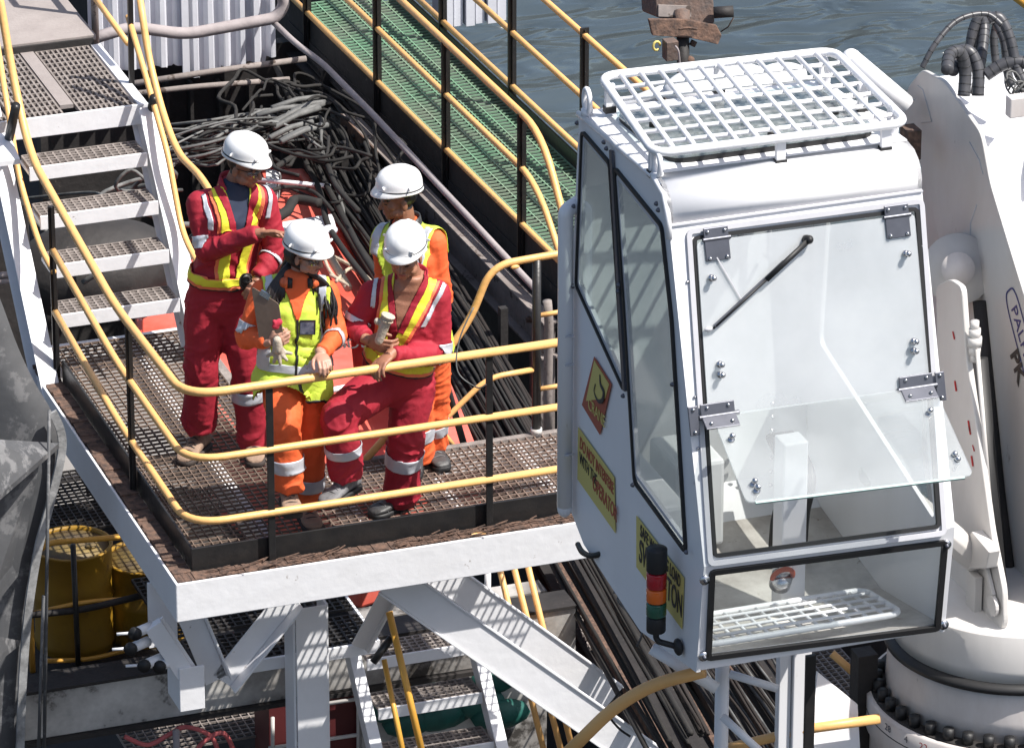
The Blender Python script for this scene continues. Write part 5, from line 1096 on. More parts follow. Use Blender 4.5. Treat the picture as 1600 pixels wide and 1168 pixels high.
M['skinbrown'] = mat('brown_skin', (.27, .125, .07), .5, noise_amt=.3, nscale=22, col2=(.21, .09, .05), bump=.1, bscale=120)
M['lips'] = mat('lips', (.30, .09, .08), .45); M['eye'] = mat('eye_dark', (.03, .02, .018), .3)
M['hairblack'] = mat('black_hair', (.012, .009, .009), .38, noise_amt=.5, nscale=40, col2=(.03, .022, .02))
M['hairbrown'] = mat('brown_hair', (.035, .022, .015), .6)
M['helmet'] = mat('white_helmet_plastic', (.80, .80, .80), .30, noise_amt=.12, nscale=9, col2=(.70, .70, .70), coat=.15)
M['tanboot'] = mat('tan_boot_leather', (.33, .225, .16), .85, noise_amt=.8, nscale=14, col2=(.20, .135, .10), bump=.4, bscale=40)
M['greyboot'] = mat('dusty_black_boot', (.22, .22, .23), .7, noise_amt=.9, nscale=9, col2=(.08, .08, .08), bump=.4, bscale=40)
M['blackboot'] = mat('black_boot', (.022, .022, .023), .5, noise_amt=.7, nscale=9, col2=(.10, .10, .10), bump=.3, bscale=40)
M['sole'] = mat('boot_sole', (.045, .034, .03), .8)
M['navyshirt'] = mat('navy_shirt', (.02, .03, .06), .8); M['glove'] = mat('canvas_glove', (.50, .44, .36), .9, noise_amt=.7, nscale=30, col2=(.34, .29, .23), bump=.5, bscale=70)
M['glovered'] = mat('red_knit_cuff', (.50, .03, .06), .9); M['board'] = mat('brown_clipboard', (.20, .145, .11), .55, noise_amt=.3, nscale=30)
M['badge'] = mat('dark_badge_pocket', (.05, .06, .10), .25, noise_amt=.8, nscale=30, col2=(.22, .24, .30)); M['ear_orange'] = mat('orange_ear_cup', (.62, .12, .04), .4); M['bluecup'] = mat('blue_ear_cup', (.015, .06, .28), .3)
M['lens'] = glass('safety_lens', (.55, .55, .56), .05, refl=.10, haze=.05); M['ring'] = mat('gold_ring', (.6, .5, .3), .2, 1)
def dirv(az, el=0):
    a = R_(az); e = R_(el); h = -cG*math.cos(a)+cR*math.sin(a); return (h*math.cos(e)+V((0, 0, math.sin(e)))).normalized()
def remesh(bm, vox, smooth=2, fac=.5):
    me = bpy.data.meshes.new('tmp'); bmesh.ops.recalc_face_normals(bm, faces=bm.faces); bm.to_mesh(me); bm.free()
    o = bpy.data.objects.new('tmp', me); COL.objects.link(o); r = o.modifiers.new('r', 'REMESH'); r.mode = 'VOXEL'; r.voxel_size = vox; r.use_smooth_shade = True
    if smooth: s = o.modifiers.new('s', 'SMOOTH'); s.factor = fac; s.iterations = smooth
    dg = bpy.context.evaluated_depsgraph_get(); out = bpy.data.meshes.new_from_object(o.evaluated_get(dg)); bpy.data.objects.remove(o); return out
def capsule(bm, pts, rs, n=14, s2=None):
    tube(bm, pts, list(rs), n)
    for p, r in ((pts[0], rs[0]), (pts[-1], rs[-1])): ball(bm, p, r, n=10)
def ell(bm, c, ax, rad, n=14):      # ellipsoid with axes matrix ax (x,y,z vectors)
    m3 = Matrix((ax[0], ax[1], ax[2])).transposed(); mt = Matrix.Translation(c) @ m3.to_4x4() @ Matrix.Diagonal((*rad, 1)); bmesh.ops.create_uvsphere(bm, u_segments=n, v_segments=10, radius=1, matrix=mt)
def hand(bm, wrist, d, palm, side, curl=(.5, .5, .5, .5), spread=.18, sc=1.0, thumb=.5, info=None):
    """wrist, d: direction to knuckles, palm: normal out of the palm, side: +1 if the thumb lies on d x palm side"""
    d = V(d).normalized(); palm = V(palm); palm = (palm-d*palm.dot(d)).normalized(); x = d.cross(palm)*side   # x towards thumb
    L = .092*sc; kn = V(wrist)+d*L; R = .0092*sc
    tube(bm, [V(wrist)-d*.03, V(wrist), V(wrist)+d*.02], [.028*sc, .027*sc, .028*sc], 12)
    ell(bm, V(wrist)+d*L*.50, (x, d, palm), (.040*sc, .056*sc, .017*sc)); ell(bm, V(wrist)+d*L*.74, (x, d, palm), (.041*sc, .030*sc, .0145*sc))
    tips = []
    for i, (ox, ln) in enumerate(((.031, .95), (.0105, 1.05), (-.0105, .98), (-.031, .78))):
        c = curl[i]; f = (d+x*ox*spread*9).normalized(); p = kn+x*ox*sc-d*.006*abs(i-1.2); pts = [p-d*.02, p]
        ang = 0
        for k, l in enumerate((.042, .027, .021)):
            ang += c*(.9, 1.15, .8)[k]; v_ = f*math.cos(ang)+palm*math.sin(ang); p = p+v_*l*ln*sc; pts.append(p)
        tube(bm, pts, [R*1.05, R*1.05, R, R*.92, R*.8], 8); 
        for q, r in zip(pts[1:], (1.08, 1.02, .94, .8)): ball(bm, q, R*r, n=8)
        tips.append(pts)
    p0 = V(wrist)+d*.025*sc+x*.024*sc; t1 = p0+(d*.62+x*.66+palm*.25).normalized()*.040*sc; t2 = t1+(d*(.85)+x*(.35-.5*thumb)+palm*(.2+.5*thumb)).normalized()*.032*sc; t3 = t2+(d*.8+x*(.1-.6*thumb)+palm*(.2+.6*thumb)).normalized()*.026*sc
    tube(bm, [p0, t1, t2, t3], [.015*sc, .0125*sc, .0105*sc, .0085*sc], 8)
    for q, r in ((p0, .015), (t1, .0125), (t2, .0105), (t3, .0088)): ball(bm, q, r*sc, n=8)
    return tips
def make_helmet(par, c, fw, up, sc=1.0):
    fw = V(fw).normalized(); up = (V(up)-fw*V(up).dot(fw)).normalized(); x = fw.cross(up); bm = B(); n = 40; rings = []
    def P_(a, r, h):  # angle a (0 = front), r radial factor, h height
        ca, sa = math.cos(a), math.sin(a); ln = .146 if ca > 0 else .140; return c+(fw*ca*ln*r+x*sa*.121*r+up*h)*sc*.91
    def ridge(a, t):  # moulded ridges over the crown
        s = math.sin(a)*t; return .006*max(0, 1-abs(s)/.14)+.003*max(0, 1-abs(abs(s)-.36)/.08)
    for j in range(17):
        th = j/16*math.pi/2; r = math.sin(th+.0001)**.92; h = .120*math.cos(th)**.86 if th < math.pi/2-.001 else 0
        rings.append([P_(2*math.pi*i/n, r+ridge(2*math.pi*i/n, r)*(1-j/16)*0, h+ridge(2*math.pi*i/n, r)*(h/.120)**.4 if h > 0 else h) for i in range(n)])
    def brim(a, k): ca = math.cos(a); w = .05+.17*max(0, ca)**1.8; return 1+w*k, -.006-.020*k-(.020*k*max(0, ca))
    for k in (.15, .5, 1.0): rings.append([P_(2*math.pi*i/n, *brim(2*math.pi*i/n, k)) for i in range(n)])
    rings.append([P_(2*math.pi*i/n, brim(2*math.pi*i/n, 1)[0]-.01, brim(2*math.pi*i/n, 1)[1]-.006) for i in range(n)])
    for k in (.5, .0): rings.append([P_(2*math.pi*i/n, brim(2*math.pi*i/n, k)[0]-.015, brim(2*math.pi*i/n, k)[1]-.006) for i in range(n)])
    for j in (13, 9, 5, 1): th = j/16*math.pi/2; rings.append([P_(2*math.pi*i/n, math.sin(th)**.92*.96, .114*math.cos(th)**.86) for i in range(n)])
    loft(bm, rings, caps=True)
    h = ob('helmet', bm, 'helmet', par, True)
    for s in (-1, 1):
        for a_ in (.62, 1.75):
            p = P_(s*a_, 1.0, .012); bm = B(); ell(bm, p, ((p-c).normalized(), x, up), (.010, .022, .011)); ob('harness_boss', bm, 'helmet', h, True)
    bm = B(); p = [P_(a, .985, -.012) for a in [i*math.pi/20-.0 for i in range(40)]]; tube(bm, p, .006, 6, closed=True); ob('head_band', bm, 'rubber', h, True)
    return h
def build_person(label, spec):
    J = spec['J']; ft = spec['foot']; root = tag(empty('person', (ft.x, ft.y, 0)), label, 'person')
    P = {k: PJ(ft, *v) if not isinstance(v, V) else v for k, v in J.items()}
    tf = dirv(*spec['torso']); hf = dirv(*spec['head']); sk = spec['skin']; suitm = spec['suit']
    T = (P['neck']-P['pel']).normalized(); TX = T.cross(tf); TX = TX if TX.dot(P['sb']-P['sa']) > 0 else -TX; TX.normalize(); TF = TX.cross(T); TF = TF if TF.dot(tf) > 0 else -TF
    lat = (P['sb']-P['sa']); half = lat.length/2
    k = spec.get('bulk', 1.0)
    # ---------------- suit
    bm = B()
    c_ch = (P['sa']+P['sb'])/2-T*.03; ch2 = P['pel'].lerp(c_ch, .70); wa_ = P['pel'].lerp(c_ch, .38)
    hx = (P['hb']-P['ha']).normalized(); hips = (P['ha']+P['hb'])/2
    rows = [(hips-T*.10, hx, .13, .105), (hips, hx, .178, .135), (P['pel']+T*.04, hx, .175, .130), (wa_, TX, .160, .122), (ch2, TX, .182, .132), (c_ch-T*.04, TX, .185, .125), (c_ch+T*.03, TX, .15, .095), (P['neck'], TX, .075, .075), (P['neck']+T*.035, TX, .066, .068)]
    rows_s = []
    for i in range(len(rows)-1):
        for t in (0, .5):
            a, b_ = rows[i], rows[i+1]; rows_s.append((a[0].lerp(b_[0], t), a[1].lerp(b_[1], t).normalized(), a[2]+(b_[2]-a[2])*t, a[3]+(b_[3]-a[3])*t))
    rows_s.append(rows[-1])
    rr_ = []
    for c, x, w_, d_ in rows_s:
        f = TF; f = (f-x*f.dot(x)).normalized(); rr_.append([c+x*(w_*k*math.copysign(abs(math.cos(a))**.85, math.cos(a)))+f*(d_*k*math.copysign(abs(math.sin(a))**.85, math.sin(a))) for a in [2*math.pi*i/28 for i in range(28)]])
    loft(bm, rr_)
    bones = [(P['pel']-T*.08, P['neck'], .17, 'torso')]
    for s in 'ab':
        sh, el, wr = P['s'+s], P['e'+s], P['w'+s]; cuff = wr-(wr-el).normalized()*.015
        capsule(bm, [c_ch.lerp(sh, .45)+T*.045, sh+(sh-c_ch).normalized()*-.01], [.060*k, .072*k])
        capsule(bm, [sh, sh.lerp(el, .5), el], [.073*k, .066*k, .060*k]); capsule(bm, [el, el.lerp(cuff, .45)], [.060*k, .056*k]); tube(bm, [el.lerp(cuff, .4), cuff], [.056*k, .045*k], 16)
        bones += [(sh, el, .065, 'u'+s), (el, wr, .055, 'f'+s)]
        hi, kn, an = P['h'+s], P['k'+s], P['n'+s]; lg = k*spec.get('leg', 1.12)
        capsule(bm, [hi, hi.lerp(kn, .4), kn], [.106*lg, .100*lg, .086*lg]); e_ = an-(an-kn).normalized()*-.005; capsule(bm, [kn, kn.lerp(an, .5)], [.086*lg, .083*lg]); tube(bm, [kn.lerp(an, .45), e_], [.083*lg, .080*lg], 18)
        bones += [(hi, kn, .095, 't'+s), (kn, an, .08, 'c'+s)]
    me = remesh(bm, .0095, 4)
    n = len(me.vertices); co = np.empty(n*3); me.vertices.foreach_get('co', co); co = co.reshape(-1, 3); no = np.empty(n*3); me.vertices.foreach_get('normal', no); no = no.reshape(-1, 3)
    D = []; TT = []
    for a, b_, r, nm in bones:
        a, b_ = np.array(a), np.array(b_); ab = b_-a; t = np.clip(((co-a)@ab)/(ab@ab), 0, 1); D.append(np.linalg.norm(co-(a+t[:, None]*ab), axis=1)-r); TT.append(t)
    D = np.array(D); TT = np.array(TT); bid = D.argmin(0); bt = TT[bid, np.arange(n)]
    seed = spec.get('seed', 0); nf = noise.noise
    for i in range(n):
        a, b_, r, nm = bones[bid[i]]; t = bt[i]; c = V(co[i]); dr = (b_-a); Lb = dr.length; dr = dr/Lb
        al = (c-a).dot(dr); rad = c-a-dr*al
        # folds run across the limb, slanted by a slow noise
        q = V((al*13+2.6*nf(c*4+V((seed, 0, 0)))+seed, rad.x*6, rad.y*6+rad.z*5)); f1 = 1-2*abs(nf(q)); q2 = V((al*46, rad.x*16, rad.y*16+rad.z*9+seed)); f2 = 1-2*abs(nf(q2))
        if nm == 'torso': w_ = .35+.75*math.exp(-((t-.36)/.13)**2); am = .011
        elif nm[0] == 'u': w_ = .35+.9*t**2; am = .0085
        elif nm[0] == 'f': w_ = .95-.5*abs(t-.4); am = .009
        elif nm[0] == 't': w_ = .55+.5*math.exp(-((t-0)/.25)**2)+.5*math.exp(-((t-1)/.2)**2); am = .010
        else: w_ = .45+.9*max(0, (t-.55)/.45); am = .011
        big = nf(c*6+V((0, seed, 0)))*.014
        f1 = max(0, f1)**2; d_ = am*1.25*w_*(f1-.35)+.0022*w_*(f2-.45)+big*w_
        co[i] += no[i]*d_
        if nm[0] in 'c' and t > .93: co[i] += no[i]*.0
    me.vertices.foreach_set('co', co.ravel()); me.update(); me.materials.clear()
    suit = ob('coverall', me, suitm, root, True)
    # ---------------- shells cut from the suit
    def shell(name, keep, planes, off, m_, parent, solid=0.):
        flare = spec.get('flare', 0) if name in ('hi_vis_vest', 'vest_band', 'vest_trim', 'zip') else 0
        b2 = B(); b2.from_mesh(me); b2.verts.ensure_lookup_table(); bmesh.ops.delete(b2, geom=[v for v in b2.verts if not keep[v.index]], context='VERTS')
        for pc, pn in planes:
            bmesh.ops.bisect_plane(b2, geom=list(b2.verts)+list(b2.edges)+list(b2.faces), plane_co=pc, plane_no=pn, clear_inner=True)
        b2.normal_update()
        for v in b2.verts: v.co = v.co+v.normal*(off+(flare*max(0, min(1, (CH-v.co).dot(T)/.5))**1.5 if flare else 0))
        if not b2.faces: b2.free(); return None
        seen = set(); isl = []
        for v0_ in b2.verts:
            if v0_ in seen: continue
            st_ = [v0_]; seen.add(v0_); cur = []
            while st_:
                v_ = st_.pop(); cur.append(v_)
                for e_ in v_.link_edges:
                    w_ = e_.other_vert(v_)
                    if w_ not in seen: seen.add(w_); st_.append(w_)
            isl.append(cur)
        isl.sort(key=len, reverse=True); tot_ = len(b2.verts); big_ = [c_ for c_ in isl if len(c_) > .12*tot_] or isl[:1]
        if len(big_) > 1:
            outs = []
            for c_ in big_:
                b5 = b2.copy(); b5.verts.ensure_lookup_table(); b2.verts.index_update(); keep_ = {v_.index for v_ in c_}; bmesh.ops.delete(b5, geom=[v_ for v_ in b5.verts if v_.index not in keep_], context='VERTS')
                m2 = bpy.data.meshes.new(name); b5.to_mesh(m2); b5.free(); o = ob(name, m2, m_, parent, True); sd_ = o.modifiers.new('s', 'SOLIDIFY'); sd_.thickness = .003; sd_.offset = 1; outs.append(o)
            b2.free(); return outs[0]
        small_ = [v_ for c_ in isl[1:] for v_ in c_]
        if small_: bmesh.ops.delete(b2, geom=small_, context='VERTS')
        m2 = bpy.data.meshes.new(name); b2.to_mesh(m2); b2.free(); o = ob(name, m2, m_, parent, True)
        sd_ = o.modifiers.new('s', 'SOLIDIFY'); sd_.thickness = .003; sd_.offset = 1; return o
    bidn = np.array([{'t': 0}.get('x', 0)]*n)
    names = [b_[3] for b_ in bones]
    def bmask(*nm): return np.isin(bid, [names.index(x) for x in nm])
    for s, bn, t0, t1 in spec['bands']:
        i = names.index(bn+s); a, b_, r, _ = bones[i]; d_ = (b_-a).normalized(); shell('reflective_band', bmask(bn+s), [(a.lerp(b_, t0), d_), (a.lerp(b_, t1), -d_)], .0045, 'reflect', suit)
    CH = c_ch; torso_m = bmask('torso')|((bmask('ua')|bmask('ub'))&(bt < .30))|((bmask('ta')|bmask('tb'))&(bt < .45)); fr = ((co-np.array(CH))@np.array(TF)) > -.035
    if spec.get('straps'):
        for (x0, x1, mk) in spec['straps']:
            p1 = CH+TX*x0+T*.06; p2 = P['pel']+T*spec.get('belt_h', .10)+TX*x1; d_ = (p2-p1).normalized(); nn = d_.cross(TF).normalized(); nn = nn if nn.dot(TX) > 0 else -nn
            lim = [(P['pel']+T*spec.get('belt_h', .10), T)]; so_n = 1 if x0 > 0 else -1
            shell('strap_edging', torso_m & fr, [(p1-nn*(.046 if so_n < 0 else .027), nn), (p1+nn*(.027 if so_n < 0 else .046), -nn)]+lim, .0055, 'straporange', suit); st = shell('safety_strap', torso_m & fr, [(p1-nn*.028, nn), (p1+nn*.028, -nn)]+lim, .0095, 'strapyellow', suit)
            q1 = p1+TX*.075*so_n; shell('shoulder_tape', torso_m & fr, [(q1-nn*.011, nn), (q1+nn*.011, -nn), (CH-T*.09, T)], .0045, 'reflect', suit)
        bh = spec.get('belt_h', .10); bc = P['pel']+T*bh; tl = T+TX*spec.get('belt_tilt', 0)
        shell('belt_edging', torso_m, [(bc-tl*.038, tl), (bc+tl*.034, -tl)], .012, 'straporange', suit); shell('safety_belt', torso_m, [(bc-tl*.016, tl), (bc+tl*.030, -tl)], .016, 'strapyellow', suit); 
        shell('belt_edging', torso_m, [(bc-tl*.044, tl), (bc-tl*.037, -tl)], .013, 'rubber', suit)
        # open collar: chest patch of skin or shirt
    if spec.get('vest'):
        hem = hips-T*spec['vest']; vo = .013
        aw = half*spec.get('vest_w', .90)
        vp = [(hem, T), (CH+TX*aw, -TX), (CH-TX*aw, TX)]
        keepv = torso_m & (((co-np.array(P['neck']))@np.array(T)) < .0)
        vs = shell('hi_vis_vest', keepv, vp, vo, 'lime', suit)
        for h_ in spec.get('vest_bands', (.10,)): hc = hips+T*h_; shell('vest_band', keepv, [(hc-T*.026, T), (hc+T*.026, -T)]+vp[1:], vo+.004, 'reflect', vs)
        for sx in (-1, 1): q1 = CH+TX*sx*aw*.80; shell('vest_band', keepv & fr, [(q1-TX*.02, TX), (q1+TX*.02, -TX), (hips+T*(.10), T)], vo+.005, 'reflect', vs)
        shell('vest_trim', keepv, [(hem, T), (hem+T*.010, -T)]+vp[1:], vo+.004, 'rubber', vs); shell('zip', keepv & fr, [(CH-TX*.006+TX*spec.get('zipx', 0), TX), (CH+TX*.006+TX*spec.get('zipx', 0), -TX), (hem, T)], vo+.005, 'rubber', vs)
        # V neck of coverall showing over the vest
        nk = P['neck']+TF*.03
        v0 = CH-T*.10; 
        for sx in (-1, 1): pass
        dl = (CH+TX*.065+T*.10-v0).normalized(); dr_ = (CH-TX*.065+T*.10-v0).normalized(); n1 = dl.cross(TF).normalized(); n1 = n1 if n1.dot(TX) < 0 else -n1; n2 = dr_.cross(TF).normalized(); n2 = n2 if n2.dot(TX) > 0 else -n2
        if not spec.get('novee'): shell('coverall_front', torso_m & fr, [(v0, n1), (v0, n2)], vo+.007, suitm, suit)
    else:
        v0 = CH-T*spec.get('vneck', .16); wv = spec.get('vneck_w', .075)
        dl = (CH+TX*wv+T*.07-v0).normalized(); dr_ = (CH-TX*wv+T*.07-v0).normalized(); n1 = dl.cross(TF).normalized(); n1 = n1 if n1.dot(TX) < 0 else -n1; n2 = dr_.cross(TF).normalized(); n2 = n2 if n2.dot(TX) > 0 else -n2
        shell('shirt', torso_m & fr, [(v0, n1), (v0, n2)], .002, spec.get('shirt', sk), suit)
        for sx, nn, dd in ((1, n1, dl), (-1, n2, dr_)):
            shell('lapel', torso_m & fr, [(v0-nn*.034, nn), (v0-nn*.0, -nn), (v0, dd)]+[(CH-TX*sx*.0, TX*sx)], .011, suitm, suit)
    # collar
    hd = P['head']; nkd = (hd-P['neck']).normalized(); b3 = B(); rings = []
    gp_ = spec.get('collar_gap', .95)
    for i in range(25):
        a = math.pi/2+gp_+(2*math.pi-2*gp_)*i/24; fb = math.sin(a); en = min(i, 24-i)/24; rg = []
        for (h_, r) in ((-.03, .080), (.02, .076), (.052, .080), (.054, .086), (.02, .090), (-.03, .098)):
            hh = h_-(.030 if h_ > 0 else .02)*max(0, fb)-(.03*max(0, .12-en)/.12 if h_ > 0 else 0); rg.append(P['neck']+T*hh+TX*r*math.cos(a)+TF*r*fb)
        rings.append(rg)
    loft(b3, rings); ob('collar', b3, spec.get('collar', suitm), suit, True)
    # ---------------- body
    bm = B(); hu = V((0, 0, 1)); hu = (hu-hf*hu.dot(hf)).normalized(); hu = (hu+spec.get('roll', 0)*hf.cross(hu)).normalized(); hxx = hf.cross(hu).normalized(); hu = hxx.cross(hf).normalized()
    hs = spec.get('hs', 1.0)
    def HP(x, y, z): return hd+(hxx*x+hf*y+hu*z)*hs
    A3 = (hxx, hf, hu)
    def E_(x, y, z, rx, ry, rz): ell(bm, HP(x, y, z), A3, (rx*hs, ry*hs, rz*hs), 16)
    E_(0, -.012, .030, .077, .096, .088); E_(0, .030, -.020, .064, .068, .080); E_(0, .052, -.072, .042, .040, .034); E_(0, .066, -.094, .022, .022, .018)
    for s in (-1, 1): E_(s*.040, .058, -.022, .026, .026, .024); E_(s*.048, .030, -.062, .022, .040, .028); E_(s*.078, -.006, -.018, .009, .019, .031); E_(s*.030, .086, .014, .026, .013, .009); E_(s*.017, .094, -.036, .010, .012, .008)
    capsule(bm, [HP(0, .092, .005), HP(0, .106, -.018), HP(0, .112, -.032)], [.009*hs, .011*hs, .013*hs], 10)
    E_(0, .088, -.060, .024, .012, .0065); E_(0, .086, -.070, .020, .012, .0065)
    capsule(bm, [P['neck']-T*.05, P['neck']+T*.02, HP(0, -.015, -.055)], [.060*hs, .056*hs, .054*hs], 16)
    capsule(bm, [P['pel'], ch2, c_ch], [.10, .11, .10], 14)
    tips = {}
    for s in 'ab':
        capsule(bm, [c_ch, P['s'+s]], [.06, .045], 10); capsule(bm, [P['s'+s], P['e'+s]], [.042, .036], 10); capsule(bm, [P['e'+s], P['w'+s]], [.038, .027], 12)
        capsule(bm, [P['pel'], P['h'+s], P['k'+s]], [.08, .07, .05], 10); capsule(bm, [P['k'+s], P['n'+s]], [.05, .035], 10)
        h = spec['hands'].get(s)
        if h: tips[s] = hand(bm, P['w'+s], h['d'], h['palm'], h['side'], h.get('curl', (.5,)*4), h.get('spread', .12), h.get('sc', 1.0), h.get('thumb', .5))
    mb = remesh(bm, .0046, 2, .4); mb.materials.clear()
    for m_ in (sk, 'lips', 'eye', spec.get('hair', 'hairbrown')): mb.materials.append(M[m_])
    mis = np.zeros(len(mb.polygons), dtype=np.int32); cen = np.empty(len(mb.polygons)*3); mb.polygons.foreach_get('center', cen); cen = cen.reshape(-1, 3)-np.array(hd)
    lx, ly, lz = cen@np.array(hxx)/hs, cen@np.array(hf)/hs, cen@np.array(hu)/hs
    hr = (np.abs(lx) < .12)&(np.abs(ly) < .14)&(np.abs(lz) < .16)
    mis[hr&(lz > -.072)&(lz < -.057)&(np.abs(lx) < .021)&(ly > .08)] = 1
    for s in (-1, 1): mis[hr&(((lx-s*.030)/.012)**2+((lz+.006)/.0055)**2 < 1)&(ly > .05)] = 2; mis[hr&(((lx-s*.030)/.019)**2+((lz-.016)/.0045)**2 < 1)&(ly > .05)] = 3
    mis[hr&((ly < -.010)&(lz > -.055)&(ly < .0+(lz+.03)*.25-.008)|((lz > .045)))&(np.abs(lx) < .077)] = 3
    mb.polygons.foreach_set('material_index', mis)
    body = ob('body', mb, sk, root, True)
    # helmet, glasses
    make_helmet(root, HP(0, -.010, .082), (hf+hu*spec.get('htilt', .10)).normalized(), hu)
    if spec.get('glasses'):
        bm = B(); rows = []
        for i in range(13):
            a = (i-6)/6*1.15; rows.append([HP(.070*math.sin(a), .040+.062*math.cos(a), z)+V() for z in (.012, -.022)])
        for i in range(12):
            if abs(i-5.5) < .4: pass
            a, b_, c, d_ = rows[i][0], rows[i+1][0], rows[i+1][1], rows[i][1]; bm.faces.new([bm.verts.new(q) for q in (a, b_, c, d_)])
        bmesh.ops.remove_doubles(bm, verts=bm.verts, dist=.0005); g_ = ob('safety_glasses', bm, 'lens', root, True); sm = g_.modifiers.new('s', 'SOLIDIFY'); sm.thickness = .0015
        bm = B(); tube(bm, [r[0] for r in rows], .0022, 6)
        for s in (-1, 1): tube(bm, [HP(s*.064, .065, .008), HP(s*.080, .0, .004)], .0025, 6)
        ob('glasses_frame', bm, 'rubber', g_, True)
    # boots
    for s in 'ab':
        bt_ = spec['boots'][s]; an = P['n'+s]; td = V(bt_['dir']); gz = bt_.get('z', 0.0); td.normalize(); side = td.cross(V((0, 0, 1))).normalized(); up_ = side.cross(td).normalized()
        base = V((an.x, an.y, gz)) if not bt_.get('free') else an-up_*.10
        # profile stations: (along, half width, height of top, )
        st = [(-.085, .026, .062), (-.075, .036, .085), (-.045, .040, .125), (-.0, .041, .135), (.04, .042, .105), (.08, .045, .078), (.12, .050, .066), (.155, .051, .062), (.185, .045, .056), (.205, .032, .044), (.213, .015, .030)]
        bm = B(); rings = []
        for al, hw, ht in st:
            rg = []
            for i in range(20):
                a = 2*math.pi*i/20; cx_, sx_ = math.cos(a), math.sin(a); rg.append(base+td*al+side*(hw*1.10*math.copysign(abs(cx_)**.75, cx_))+up_*(.022+(ht-.022)*(.5+.5*math.copysign(abs(sx_)**.8, sx_))))
            rings.append(rg)
        loft(bm, rings); capsule(bm, [base+up_*.10-td*.012, an.lerp(P['k'+s], .18)], [.046, .052], 16); 
        mbt = remesh(bm, .006, 2); mbt.materials.clear(); bo = ob('boot', mbt, bt_['mat'], root, True)
        bm = B(); rings = []
        for z_, gr in ((-.004, .005), (.010, .008), (.027, .007), (.029, -.004)):
            pts = [base+td*al+side*(hw+gr)+up_*z_ for al, hw, ht in st]+[base+td*al-side*(hw+gr)+up_*z_ for al, hw, ht in st[::-1]]; rings.append(pts)
        b4 = B()
        for q_ in range(5): al_ = .015+.021*q_; hh_ = .128-.0115*q_ if q_ < 3 else .100-.014*(q_-2); tube(b4, [base+td*al_+side*.026+up_*(hh_-.004), base+td*al_+up_*(hh_+.006), base+td*(al_+.006)-side*.026+up_*(hh_-.004)], .0032, 6)
        tube(b4, [base+td*.135+side*(.054*math.cos(a_))+up_*(.022+.046*max(0, math.sin(a_))**.8) for a_ in [i*math.pi/12 for i in range(13)]], .0025, 6)
        ob('laces', b4, 'blackboot' if bt_['mat'] == 'tanboot' else 'greyboot', bo, True)
        loft(bm, rings); ob('sole', bm, 'sole' if bt_['mat'] == 'tanboot' else 'rubber', bo, True)
    return root, P, suit, body, (hxx, hf, hu, HP), (TX, TF, T, CH), tips
def G(u, v, z=0.): p = PZ(u, v, z); p.z = 0; return p
YFr = -.045
def on_rail(u, v, r=.03):   # a point just above the front top rail
    return PY(u, v, YFr)
# ---- left worker, red coverall, arms folded forwards
def man_a():
    ft = G(352, 705)
    spec = dict(foot=ft, torso=(28, 0), head=(62, -14), skin='skintan', suit='redsuit', seed=1, bulk=1.03, glasses=True, shirt='navyshirt', vneck=.17, vneck_w=.06, roll=-.02,
        J=dict(pel=(345, 452, 0), neck=(366, 290, 0), head=(381, 258, .02), sa=(312, 318, .03), sb=(412, 312, 0), ea=(322, 392, .12), wa=(408, 364, .30), eb=(431, 392, .02), wb=(402, 437, .16),
               ha=(322, 470, 0), hb=(368, 470, 0), ka=(316, 572, .06), na=(311, 668, .0), kb=(388, 588, .03), nb=(397, 694, .0)),
        hands={'a': dict(d=dirv(78, 8), palm=dirv(20, -60), side=1, curl=(.12, .18, .30, .42), spread=.16, thumb=.0, sc=1.05), 'b': dict(d=dirv(-30, -40), palm=dirv(180, 0), side=1, curl=(.9,)*4)},
        boots={'a': dict(dir=dirv(-25), mat='tanboot'), 'b': dict(dir=dirv(4), mat='tanboot')},
        bands=[('a', 'u', .66, .92), ('b', 'f', .2, .3), ('a', 'c', -.12+.14, .10), ('b', 'c', .12, .30)], straps=[(-.088, -.055, 0), (.085, .03, 0)], belt_h=.10, belt_tilt=-.08)
    r, P, suit, body, H, T, tips = build_person('man in red coverall with yellow safety straps standing nearest the stairs', spec)
    # tool pouch on the belt
    bm = B(); p = PJ(ft, 383, 440, .17); ball(bm, p, .045, (.8, .6, 1.1)); ball(bm, p+V((.02, -.02, -.05)), .03, (1, 1, 1.3)); ob('tool_pouch', bm, 'blackboot', suit, True)
    bm = B(); 
    for k in range(2): q = p+V((.0, -.03, .03-.02*k)); tube(bm, [q+V((.03*math.cos(a), 0, .03*math.sin(a))) for a in [i*.7 for i in range(9)]], .005, 6)
    ob('key_coil', bm, 'brownpipe', suit, True)
    TX, TF, TT, CH = T; textobj('M', 'reflect', .09, PJ(ft, 366, 322, .20), TX, TT, suit, 'shirt_print', .001) if 0 else None
